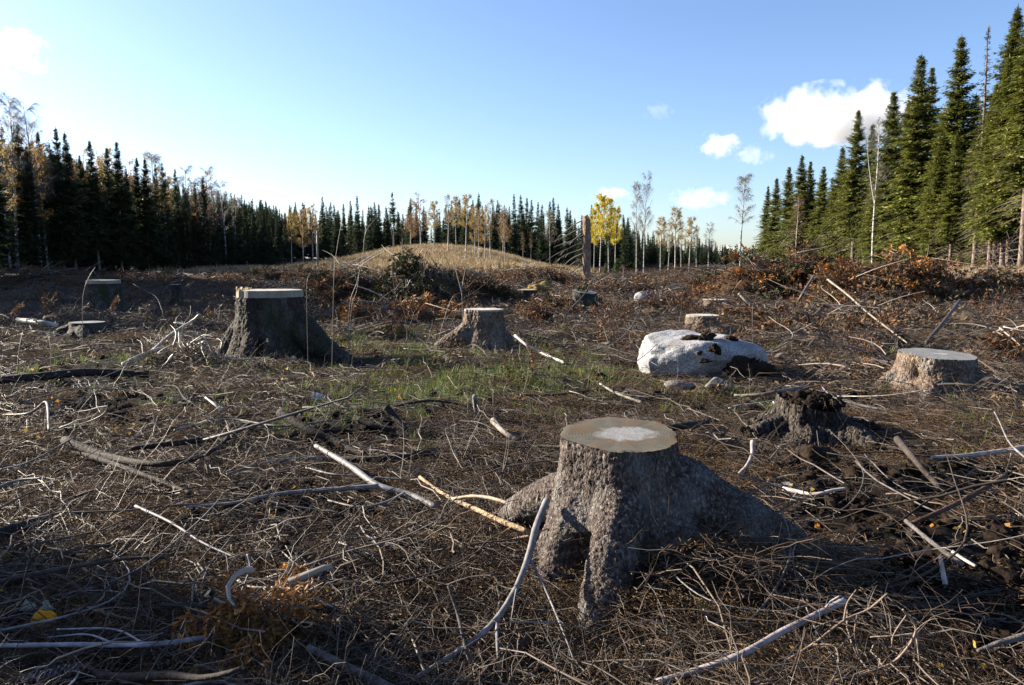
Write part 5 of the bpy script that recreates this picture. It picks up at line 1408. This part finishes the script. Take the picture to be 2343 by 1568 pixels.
leaf('pale grey-green curled leaf above the ochre leaf, left one', 60, 1392, 36, (0.24, 0.27, 0.22), 2, 0.06, (0.5, 0.1), 0.2, 0.8)
leaf('pale grey-green curled leaf above the ochre leaf, right one', 100, 1388, 30, (0.26, 0.30, 0.25), 3, 0.06, (0.7, -0.2), -0.3, 0.8)
leaf('bright orange leaf beside the dark cone left of centre', 645, 1301, 24, ORG, 4, 0.05, (0.9, 0.1), 0.2)
leaf('pale yellow leaf lying below the right root of the ringed stump', 1603, 1382, 32, YEL, 5, 0.05, (0.8, -0.2), 0.5)
leaf('small tan leaf at the bottom, left of the mauve branch', 1530, 1455, 22, (0.55, 0.36, 0.14), 6, 0.05, (0.6, 0.2), 0.5)
leaf('yellow leaf cut by the left photo edge', 4, 1272, 30, OCH, 7, 0.06, (0.9, 0), 0.1)
leaf('tiny orange leaf right of the right root in the shade', 1868, 1204, 14, ORG, 8, 0.05, (0.9, 0), 0.1)
leaf('orange leaf among twigs under the long grey branch', 618, 1180, 12, ORG, 9, 0.05, (0.9, 0), 0.3)
leaf('russet leaf at the bottom below the brown spray', 350, 1560, 40, (0.42, 0.20, 0.05), 10, 0.03, (0.5, 0.3), 0.8)
leaf('brown leaf left of the bottom dark branch', 905, 1520, 22, (0.35, 0.17, 0.07), 11, 0.03, (0.4, 0.3), 0.4)
leaf('pale leaf beside the cone near the mauve branch', 1690, 1470, 18, (0.5, 0.36, 0.2), 12, 0.04, (0.6, 0.3), 0.4)

def cone_mesh(L, w, seed, col):
    r = np.random.default_rng(seed); n = 150; q = np.arange(n); t = (q + 0.5) / n
    a = q * 2.39996; rad = w / 2 * np.sin(np.clip(0.12 + 0.86 * t, 0, 1) * math.pi) ** 0.6 * (1.05 - 0.35 * t)
    b = Bag()
    base = np.stack([(t - 0.5) * L, rad * 0.55 * np.cos(a), rad * 0.55 * np.sin(a)], 1)
    d = np.stack([0.75 + 0 * t, 0.62 * np.cos(a), 0.62 * np.sin(a)], 1); sd = np.stack([0 * t, -np.sin(a), np.cos(a)], 1)
    V, F, C = kites(base, d, sd, np.full(n, w * 0.42), np.full(n, w * 0.44), np.array(col)[None] * r.uniform(0.6, 1.4, (n, 1))); b.add(V, F, C)
    s = np.linspace(0, 1, 9); P = np.stack([(s - 0.5) * L * 0.96, 0 * s, 0 * s], 1)
    V, F = tubes(P[None], (w * 0.34 * np.sin(0.1 + 2.9 * s).clip(0.1) ** 0.5)[None], 8, True); b.add(V, F, np.array(col) * 0.5)
    return b.mesh('spruce_cone', False)
for u, v, wpx, rz, lab, cl in [(608, 1332, 56, 0.75, 'dark open spruce cone beside the bright orange leaf', (0.13, 0.095, 0.075)), (1183, 1240, 52, 0.4, 'reddish spruce cone under the half barked stick', (0.17, 0.09, 0.05)),
                               (1760, 1440, 40, -1.2, 'light brown spruce cone just above the mauve branch', (0.26, 0.14, 0.07)), (85, 1560, 130, 0.35, 'grey weathered spruce cone in the bottom left corner', (0.20, 0.17, 0.18))]:
    p = at(u, v, 0.03); L = wpx * 1.25 / FOC * p.y
    o = link('spruce_cone', cone_mesh(L, L * 0.36, int(u), cl), MAT['twig'], loc=p); o.rotation_euler = (0.2, -0.15, rz); tag(o, lab, 'cone', 'spruce cones')

def chip(label, u, v, wpx, hpx, col, seed, rz=0.3, tilt=0.3, lift=0.05):
    p = at(u, v, lift); s = wpx / FOC * p.y / 2; q = hpx / FOC * p.y / 2
    n = 9; x = np.linspace(-1, 1, n); r = np.random.default_rng(seed)
    up = 1 - np.abs(x) ** 3 + 0.25 * r.normal(size=n) * (np.abs(x) < 0.9); lo = -(1 - np.abs(x) ** 2.5) + 0.2 * r.normal(size=n) * (np.abs(x) < 0.9)
    bend = 0.25 * x ** 2
    T = [np.stack([s * x, q * e, q * (bend + o_)], 1) for e, o_ in ((lo, 0.0), (up, 0.0), (up, 0.22), (lo, 0.22))]
    V = np.vstack(T); F = []
    for a in range(4):
        b_ = (a + 1) % 4
        for k in range(n - 1): F.append((a * n + k, a * n + k + 1, b_ * n + k + 1, b_ * n + k))
    o = link('wood_chip', np_mesh('wood_chip', V, np.array(F), np.array(col)[None] * r.uniform(0.8, 1.1, (len(V), 1)), False), MAT['branch'], loc=p)
    o.rotation_euler = (tilt, 0.1, rz); return tag(o, label, 'wood chip', 'wood chips and bark scraps')
CH = (0.66, 0.60, 0.53)
chip('white piece of birch bark left of the grass, beyond the thick sawn branch', 724, 908, 32, 18, (0.5, 0.49, 0.49), 1, 0.4, 0.8)
chip('white splinter in the needles, upper of two left of the forking grey branch', 852, 1231, 24, 9, CH, 2, -0.5)
chip('white splinter in the needles, lower of two left of the forking grey branch', 893, 1246, 34, 10, CH, 3, -0.5)
chip('pale chip left of the low pale twig at the bottom of the ringed stump', 1485, 1422, 60, 13, (0.45, 0.36, 0.32), 4, 0.2)
chip('white chip on the dark soil right of the ringed stump', 1800, 1107, 30, 10, CH, 5, 0.1)
chip('pale bark curl on the ground at the foot of the tall dark stump', 668, 824, 22, 16, (0.26, 0.2, 0.15), 6, 0.5, 0.9)
chip('torn pale wood on the left shoulder of the rotten stump', 1776, 925, 34, 20, (0.5, 0.42, 0.32), 7, 0.8, 0.7, 0.12)
chip('pale chip at the bottom centre, right of the forking branch', 1500, 1470, 26, 16, (0.55, 0.48, 0.45), 8, -0.4)
chip('bright chip left of the broad low stump on the brush', 2145, 940, 40, 10, (0.56, 0.45, 0.3), 9, 0.2)
chip('upright bright splinter by the white crooked twig', 407, 742, 10, 22, (0.7, 0.6, 0.45), 10, 1.4, 0.2, 0.35)
chip('little white chip in the dark shade at the right edge', 2330, 1178, 14, 10, (0.7, 0.6, 0.55), 11, 0.2)
heap('rusty dead spruce spray standing at the bottom, left of centre', 585, 1490, 210, 150, ['rust'], 70, 31, sc=(0.36, 0.7), grey_sticks=3, core=False, dep=0.8, name='dead_spruce_spray', group='dead sprays')
heap('small rusty sprig beside the fork of the long grey branch', 700, 1065, 90, 34, ['rust', 'brown'], 10, 32, sc=(0.35, 0.6), grey_sticks=0, core=False, name='dead_spruce_spray', group='dead sprays')
heap('little rust sprig just right of the rusty dead spray', 760, 1420, 70, 50, ['rust'], 7, 33, sc=(0.3, 0.45), grey_sticks=0, core=False, name='dead_spruce_spray', group='dead sprays')

# ------------------------------------------------------------------ scattered litter nobody could count
SRC = {}
def source(coll, name, me, mat):
    c = SRC.get(coll)
    if c is None: c = SRC[coll] = bpy.data.collections.new(coll)
    o = bpy.data.objects.new(name, me); me.materials.append(mat); c.objects.link(o)

def scatter(name, label, cat, coll, pts, rot, scl):
    n = len(pts); me = bpy.data.meshes.new(name)
    me.vertices.add(n); me.vertices.foreach_set('co', np.asarray(pts, np.float32).ravel())
    a = me.attributes.new('rot', 'FLOAT_VECTOR', 'POINT'); a.data.foreach_set('vector', np.asarray(rot, np.float32).ravel())
    a = me.attributes.new('scl', 'FLOAT', 'POINT'); a.data.foreach_set('value', np.asarray(scl, np.float32))
    a = me.attributes.new('idx', 'INT', 'POINT'); a.data.foreach_set('value', rng.integers(0, len(SRC[coll].objects), n).astype(np.int32))
    o = link(name, me); tag(o, label, cat, kind='stuff')
    g = bpy.data.node_groups.new(name, 'GeometryNodeTree')
    g.interface.new_socket('Geometry', in_out='INPUT', socket_type='NodeSocketGeometry'); g.interface.new_socket('Geometry', in_out='OUTPUT', socket_type='NodeSocketGeometry')
    gi, go = g.nodes.new('NodeGroupInput'), g.nodes.new('NodeGroupOutput')
    ip = g.nodes.new('GeometryNodeInstanceOnPoints'); ci = g.nodes.new('GeometryNodeCollectionInfo')
    ci.inputs['Collection'].default_value = SRC[coll]; ci.inputs['Separate Children'].default_value = True; ci.inputs['Reset Children'].default_value = True
    def na(nm, tp):
        q = g.nodes.new('GeometryNodeInputNamedAttribute'); q.data_type = tp; q.inputs['Name'].default_value = nm; return q.outputs[0]
    g.links.new(gi.outputs[0], ip.inputs['Points']); g.links.new(ci.outputs[0], ip.inputs['Instance']); ip.inputs['Pick Instance'].default_value = True
    g.links.new(na('idx', 'INT'), ip.inputs['Instance Index']); g.links.new(na('rot', 'FLOAT_VECTOR'), ip.inputs['Rotation']); g.links.new(na('scl', 'FLOAT'), ip.inputs['Scale'])
    g.links.new(ip.outputs[0], go.inputs[0])
    md = o.modifiers.new('scatter', 'NODES'); md.node_group = g
    return o

def twig_clump(seed, n, L0, L1, r0, r1, rad, zmax, cols, curve=0.13, k=3, m=6, poke=0.12, side=2):
    r = np.random.default_rng(seed); s = np.linspace(0, 1, m)
    L = r.uniform(L0, L1, n); yaw = r.uniform(0, 6.28, n); pit = r.normal(size=n) * 0.10 + np.where(r.uniform(size=n) < poke, r.uniform(0.2, 0.9, n), 0)
    a = r.uniform(0, 6.28, n); q = rad * np.sqrt(r.uniform(0, 1, n))
    cv = r.normal(size=n) * curve; cz = -np.abs(r.normal(size=n)) * 0.12
    d = np.stack([np.cos(yaw) * np.cos(pit), np.sin(yaw) * np.cos(pit), np.sin(pit)], 1); p = np.stack([-np.sin(yaw), np.cos(yaw), 0 * yaw], 1)
    c = np.stack([q * np.cos(a), q * np.sin(a), r.uniform(0.0, zmax, n)], 1)
    st = np.where(pit > 0.2, 0.0, 0.5)
    t = s[None] - st[:, None]
    P = c[:, None] + d[:, None] * (L[:, None] * t)[..., None] + p[:, None] * (L * cv)[:, None, None] * (t ** 2)[..., None] + 0.011 * r.normal(size=(n, m, 3)) * np.minimum(L, 0.5)[:, None, None] * 2
    P[..., 2] += (L * cz)[:, None] * t ** 2
    R = (r.uniform(r0, r1, n) * (0.5 + L / L1 * 0.5))[:, None] * (1 - 0.7 * s)[None]
    b = Bag(); V, F = tubes(P, R, k)
    ci = r.integers(0, len(cols), n); col = np.array(cols)[ci] * r.uniform(0.55, 1.45, (n, 1)); b.add(V, F, np.repeat(col, m * k, 0))
    if side:
        ns = n * side; i = r.integers(0, n, ns); j = r.integers(1, m - 1, ns); bp_ = P[i, j]
        dd = d[i] * r.uniform(0.2, 0.9, (ns, 1)) + 0.7 * r.normal(size=(ns, 3)); dd[:, 2] *= 0.5; dd /= np.linalg.norm(dd, axis=1, keepdims=True)
        sl = L[i] * r.uniform(0.12, 0.4, ns); s4 = np.linspace(0, 1, 4)
        Q = bp_[:, None] + dd[:, None] * (sl[:, None] * s4)[..., None]; Q[..., 2] -= 0.2 * sl[:, None] * s4 ** 2
        V, F = tubes(Q, (R[i, j] * 0.55)[:, None] * (1 - 0.6 * s4)[None], 3); b.add(V, F, np.repeat(col[i], 12, 0))
    return b.mesh('twigs')
TW = [(0.075, 0.056, 0.042), (0.055, 0.035, 0.023), (0.038, 0.023, 0.014), (0.125, 0.105, 0.088), (0.062, 0.035, 0.019), (0.020, 0.015, 0.011)]
for q in range(10):
    source('twig_tangles', 'tangle_%02d' % q, twig_clump(700 + q, 30, 0.05, 0.42, 0.0012, 0.0034, 0.36, 0.05, TW, poke=0.07), MAT['twig'])
for q in range(6):
    source('coarse_sticks', 'sticks_%02d' % q, twig_clump(760 + q, 9, 0.25, 1.0, 0.003, 0.008, 0.6, 0.08, TW, 0.2, 4, 8, 0.07, 3), MAT['twig'])
ND = [(0.115, 0.068, 0.030), (0.075, 0.043, 0.020), (0.15, 0.098, 0.048), (0.045, 0.027, 0.016), (0.10, 0.066, 0.040)]
for q in range(6):
    r = np.random.default_rng(800 + q); n = 560
    a = r.uniform(0, 6.28, n); d_ = 0.24 * np.sqrt(r.uniform(0, 1, n)); yaw = r.uniform(0, 6.28, n)
    b = Bag(); base = np.stack([d_ * np.cos(a), d_ * np.sin(a), r.uniform(0.0, 0.03, n)], 1); d = np.stack([np.cos(yaw), np.sin(yaw), r.normal(size=n) * 0.35], 1)
    ll = r.uniform(0.010, 0.032, n)
    V, F, C = kites(base, d, np.array([0, 0, 1.0]) + 0.9 * r.normal(size=(n, 3)), ll, r.uniform(0.0018, 0.0036, n), np.array(ND)[r.integers(0, 5, n)] * r.uniform(0.6, 1.4, (n, 1))); b.add(V, F, C)
    source('needle_litter', 'needles_%02d' % q, b.mesh('needles', False), MAT['needle'])
def blades(seed, n, h0, h1_, w, rad, cols, lean=0.5):
    r = np.random.default_rng(seed); a = r.uniform(0, 6.28, n); q = rad * np.sqrt(r.uniform(0, 1, n)); hh = r.uniform(h0, h1_, n); az = r.uniform(0, 6.28, n); le = r.uniform(0.1, 1.0, n) * lean
    b0 = np.stack([q * np.cos(a), q * np.sin(a), 0 * a - 0.02], 1); dr = np.stack([np.cos(az), np.sin(az), 0 * az], 1); sd = np.stack([-np.sin(az), np.cos(az), 0 * az], 1)
    V = []
    for s, wf in ((0, 1.0), (0.45, 0.85), (0.8, 0.5), (1.0, 0.05)):
        c = b0 + dr * (hh * le * s ** 1.8)[:, None]; c[:, 2] += hh * s * (1 - 0.35 * le * s)
        V += [c - sd * w * wf / 2, c + sd * w * wf / 2]
    V = np.stack(V, 1).reshape(-1, 3); i = np.arange(n)[:, None] * 8
    F = np.concatenate([i + np.array([[0, 1, 3, 2]]) + 2 * k for k in range(3)]); b = Bag()
    b.add(V, F, np.repeat(np.array(cols)[r.integers(0, len(cols), n)] * r.uniform(0.6, 1.4, (n, 1)), 8, 0)); return b.mesh('blades', False)
for q in range(4):
    source('green_tufts', 'tuft_%02d' % q, blades(850 + q, 34, 0.05, 0.18, 0.005, 0.12, [(0.08, 0.15, 0.022), (0.115, 0.165, 0.035), (0.15, 0.13, 0.045)], 0.9), MAT['grass'])
for q in range(4):
    source('dry_tufts', 'dry_%02d' % q, blades(870 + q, 34, 0.3, 0.85, 0.03, 0.45, [(0.33, 0.245, 0.145), (0.27, 0.195, 0.11), (0.40, 0.31, 0.19), (0.13, 0.105, 0.05)], 0.5), MAT['grass'])
for q in range(3):
    r = np.random.default_rng(890 + q); n = 9; b = Bag()
    V, F, C = kites(np.column_stack([r.normal(size=(n, 2)) * 0.12, r.uniform(0.02, 0.06, n)]), rand_unit(n, r) * [1, 1, 0.4], rand_unit(n, r) + [0, 0, 0], r.uniform(0.02, 0.05, n), r.uniform(0.018, 0.035, n), np.array([(0.42, 0.20, 0.04), (0.30, 0.15, 0.05), (0.5, 0.33, 0.06)])[r.integers(0, 3, n)])
    b.add(V, F, C); source('leaf_litter', 'leaves_%02d' % q, b.mesh('leaves', False), MAT['leaf'])
for q in range(3):
    b = Bag(); r = np.random.default_rng(910 + q)
    for j in range(5):
        nd_, st_ = BOUGHS[['brown', 'grey', 'grey', 'tan'][r.integers(4)]][r.integers(4)]
        M = np.array(Matrix.Rotation(r.uniform(0, 6.28), 3, 'Z') @ Matrix.Rotation(r.normal() * 0.25 - 0.1, 3, 'Y') @ Matrix.Rotation(r.normal() * 0.5, 3, 'X')) * r.uniform(0.5, 1.0)
        off = np.array([r.normal() * 0.4, r.normal() * 0.3, 0.12])
        if nd_ is not None: b.add(nd_[0] @ M.T + off, nd_[1], nd_[2])
        b.add(st_[0] @ M.T + off, st_[1], st_[2])
    source('slash_mats', 'mat_%02d' % q, b.mesh('slash', False), MAT['needle'])

def field(n, y0, y1, pw=1.0, half=0.75, pad=0.8, keep=None, zoff=0.0, s0=0.7, s1=1.25, grow=0.0, tilt=0.12, seed=1):
    r = np.random.default_rng(seed)
    y = y0 + (y1 - y0) * r.uniform(0, 1, n) ** pw; x = r.uniform(-1, 1, n) * (half * y + pad)
    ok = np.array([free(a, b) for a, b in zip(x, y)])
    if keep is not None: ok &= r.uniform(size=n) < keep(x, y)
    x, y = x[ok], y[ok]; z = H(x, y) + zoff
    e = 0.15; gx_ = (H(x + e, y) - H(x - e, y)) / (2 * e); gy_ = (H(x, y + e) - H(x, y - e)) / (2 * e)
    rot = np.stack([np.arctan(gy_) + r.normal(size=len(x)) * tilt, -np.arctan(gx_) + r.normal(size=len(x)) * tilt, r.uniform(0, 6.28, len(x))], 1)
    rot[:, 0:2] *= 0.6
    return np.stack([x, y, z], 1), rot, r.uniform(s0, s1, len(x)) * (1 + grow * y)
def nonhill(x, y): return 1 - 0.92 * hill_mask(x, y)
def soilpatch(x, y):
    p = np.stack([x, y, 0 * x], 1)
    return np.clip(0.95 - 0.85 * sstep(0.0, 0.45, fbm(p / 1.3, 3, 41) + 0.8 * np.exp(-((x - 2.6) / 1.3) ** 2 - ((y - 4.1) / 1.6) ** 2) - 0.6 * np.exp(-((x - 0.9) / 0.6) ** 2 - ((y - 3.3) / 0.5) ** 2)), 0.12, 1) * (1 - 0.65 * grass_mask(x, y))
scatter('twig_litter', 'tangled litter of thin dead spruce twigs covering the ground', 'twigs', 'twig_tangles', *field(7000, 1.5, 26, 1.25, keep=lambda x, y: soilpatch(x, y), grow=0.02, seed=2))
scatter('stick_litter', 'coarse dead sticks strewn through the slash', 'sticks', 'coarse_sticks', *field(800, 2.0, 60, 1.3, keep=lambda x, y: nonhill(x, y) * (0.4 + 0.6 * soilpatch(x, y)), grow=0.012, seed=3))
scatter('needle_litter', 'carpet of fallen brown spruce needles', 'needles', 'needle_litter', *field(11000, 1.4, 17, 1.3, keep=lambda x, y: soilpatch(x, y) ** 1.3, seed=4, zoff=0.01))
scatter('slash_litter', 'flattened brown spruce slash covering the far part of the clearing', 'slash', 'slash_mats', *field(1300, 7, 75, 1.2, keep=lambda x, y: nonhill(x, y) * sstep(7, 16, y + x * 0.4) * (1 - 0.7 * grass_mask(x, y)), grow=0.012, seed=5))
scatter('green_grass', 'short green grass in the hollow between the stumps', 'grass', 'green_tufts', *field(11000, 5.5, 20, 1.0, keep=lambda x, y: 0.95 * grass_mask(x, y) ** 1.3 + 0.012, seed=6, tilt=0.2))
scatter('dry_grass', 'tall dry yellow grass on the mound and the field edge', 'grass', 'dry_tufts', *field(26000, 60, 150, 1.0, half=0.5, keep=lambda x, y: hill_mask(x, y), seed=7, s0=0.6, s1=1.2))
scatter('edge_grass', 'tan dry grass along the foot of the right spruces', 'grass', 'dry_tufts', *field(5000, 22, 70, 1.0, half=0.72, keep=lambda x, y: sstep(0.52, 0.62, x / y) * sstep(20, 28, y), seed=8, s0=0.5, s1=0.95))
for q in range(4): source('soil_crumbs', 'crumbs_%02d' % q, clod_mesh('crumbs', 0.05, 0.045, 0.03, 300 + q, 3, 0.9, (0.016, 0.011, 0.008)), MAT['peat'])
scatter('soil_crumbs', 'crumbly lumps of black humus on the torn soil', 'soil', 'soil_crumbs', *field(5200, 1.8, 16, 1.2, keep=lambda x, y: (1 - soilpatch(x, y)) * (1 - grass_mask(x, y)), seed=12, tilt=0.5, s0=0.3, s1=1.3, zoff=0.02))
scatter('leaf_litter', 'scattered small brown and yellow fallen leaves', 'leaves', 'leaf_litter', *field(110, 1.8, 16, 1.2, seed=9, tilt=0.3))

# ------------------------------------------------------------------ the deep forest behind the counted rows
for q in range(4):
    r_, h0, u_ = PROTO['far_spruce%d' % q]
    for ch in r_.children:
        if ch.name.startswith('crown'):
            c = SRC.setdefault('deep_wood', bpy.data.collections.new('deep_wood')); o = bpy.data.objects.new('deep_%02d' % q, ch.data); c.objects.link(o)
r = np.random.default_rng(61); pts, sc_ = [], []
def deep(u, y, hh):
    x = (u - 1171) / FOC * y; pts.append((x, y, h1(x, y) - 0.2)); sc_.append(hh / 16.0)
for k in range(430):
    u = r.uniform(-80, 640); y0 = 70 + 34 * max(0, u) / 600; y = y0 + r.uniform(14, 70)
    deep(u, y, (13.0 - 4.9 * max(0, u) / 600) * r.uniform(0.90, 1.09) * (0.62 + 0.38 * y / y0))
for k in range(260):                                            # beyond the left photo edge: keeps the side light off the stand
    y = r.uniform(45, 150); x = -1.0 * y * 0.70 - r.uniform(4, 50) - (12 if y < 70 else 0); pts.append((x, y, h1(x, y) - 0.2)); sc_.append(r.uniform(13, 17) / 16.0)
for k in range(320): deep(r.uniform(560, 1450), r.uniform(170, 240), r.uniform(8.5, 12.5))
for k in range(150):
    u = r.uniform(1400, 1660); deep(u, r.uniform(190, 260), r.uniform(6.0, 10.0) * (1 - 0.4 * (u - 1400) / 260))
for k in range(170):
    y = r.uniform(50, 190); x = 34 + (y - 52) * 0.14 + r.uniform(14, 50); pts.append((x, y, h1(x, y) - 0.2)); sc_.append(r.uniform(10, 14.5) / 16.0)
n = len(pts); rot = np.zeros((n, 3)); rot[:, 2] = r.uniform(0, 6.28, n)
scatter('deep_forest', 'solid dark spruce forest behind the counted rows of all three stands', 'forest', 'deep_wood', np.array(pts), rot, np.array(sc_) * 1.12)

# ------------------------------------------------------------------ clouds
def cloud(label, u, v, hw, hh, seed, dens=1.0, dist=1500.0, depth=0.6):
    c = at_y(u, v, dist); sx, sz = hw / FOC * dist, hh / FOC * dist; sy = sx * depth
    bm = bmesh.new(); bmesh.ops.create_icosphere(bm, subdivisions=4, radius=1.0)
    for q in bm.verts: q.co.z *= 1.0
    me = bpy.data.meshes.new('cloud'); bm.to_mesh(me); bm.free()
    m = bpy.data.materials.new('cloud_vapour'); m.use_nodes = True; t = m.node_tree
    for q in list(t.nodes):
        if q.type != 'OUTPUT_MATERIAL': t.nodes.remove(q)
    pv = t.nodes.new('ShaderNodeVolumePrincipled'); pv.inputs['Color'].default_value = (1, 1, 1, 1); pv.inputs['Anisotropy'].default_value = 0.15
    t.links.new(pv.outputs[0], t.nodes['Material Output'].inputs['Volume'])
    co = t.nodes.new('ShaderNodeTexCoord')
    mp = nd(t, 'ShaderNodeMapping'); asp = sx / sz
    mp.inputs['Scale'].default_value = (1.0, depth, 1.0 / asp); mp.inputs['Location'].default_value = (seed * 3.1, seed * 1.7, seed)
    t.links.new(co.outputs['Object'], mp.inputs[0])
    n1 = nd(t, 'ShaderNodeTexNoise', Scale=2.6, Detail=8.0, Roughness=0.62); t.links.new(mp.outputs[0], n1.inputs['Vector'])
    ln = nd(t, 'ShaderNodeVectorMath'); ln.operation = 'LENGTH'; t.links.new(co.outputs['Object'], ln.inputs[0])
    a = nd(t, 'ShaderNodeMath'); a.operation = 'MULTIPLY_ADD'; a.inputs[1].default_value = 2.7
    t.links.new(n1.outputs[0], a.inputs[0])
    b2 = nd(t, 'ShaderNodeMath'); b2.operation = 'MULTIPLY_ADD'; b2.inputs[1].default_value = -0.95; b2.inputs[2].default_value = -0.68
    t.links.new(ln.outputs['Value'], b2.inputs[0]); t.links.new(b2.outputs[0], a.inputs[2])
    f = nd(t, 'ShaderNodeMapRange'); f.inputs[1].default_value = 0.0; f.inputs[2].default_value = 0.4; f.inputs[3].default_value = 0.0; f.inputs[4].default_value = 2.6 / sz * dens
    t.links.new(a.outputs[0], f.inputs[0]); t.links.new(f.outputs[0], pv.inputs['Density'])
    o = link('cloud', me, m, loc=c); o.scale = (sx, sy, sz); o.visible_shadow = True
    return tag(o, label, 'cloud', 'white clouds')
cloud('large white cumulus cloud beside the tall spruces on the right', 1935, 270, 225, 84, 3)
cloud('small ragged white cloud below and left of the large cumulus', 1645, 333, 64, 36, 5, 0.25)
cloud('faint small cloud right of the small ragged cloud', 1722, 357, 54, 28, 8, 0.12)
cloud('low white wisp above the bare birches near the horizon gap', 1602, 456, 84, 30, 11, 0.13)
cloud('white cloud at the left photo edge high over the left stand', 30, 122, 90, 60, 14, 0.4)
cloud('thin wisp above the yellow aspens', 1398, 446, 58, 20, 17, 0.18)
cloud('very faint puff high left of the large cumulus', 1506, 255, 40, 26, 20, 0.04)
cloud('low bright cloud touching the far treeline in the gap', 1668, 580, 56, 22, 22, 0.3)

# ------------------------------------------------------------------ labels that need a look round first
from collections import defaultdict
grp = defaultdict(list)
for look, where, o, x, y, noun in PENDING: grp[(look, where)].append((math.hypot(x, y), o))
for (look, where), lst in grp.items():
    lst.sort(key=lambda q: q[0])
    for k, (_, o) in enumerate(lst):
        o['label'] = '%s %s' % (look, where) if len(lst) == 1 else '%s %s, %s nearest' % (look, where, ordinal(k) if k else 'the')
for key, (root, h0, used) in PROTO.items():
    if not used:
        for ch in list(root.children): bpy.data.objects.remove(ch)
        bpy.data.objects.remove(root)
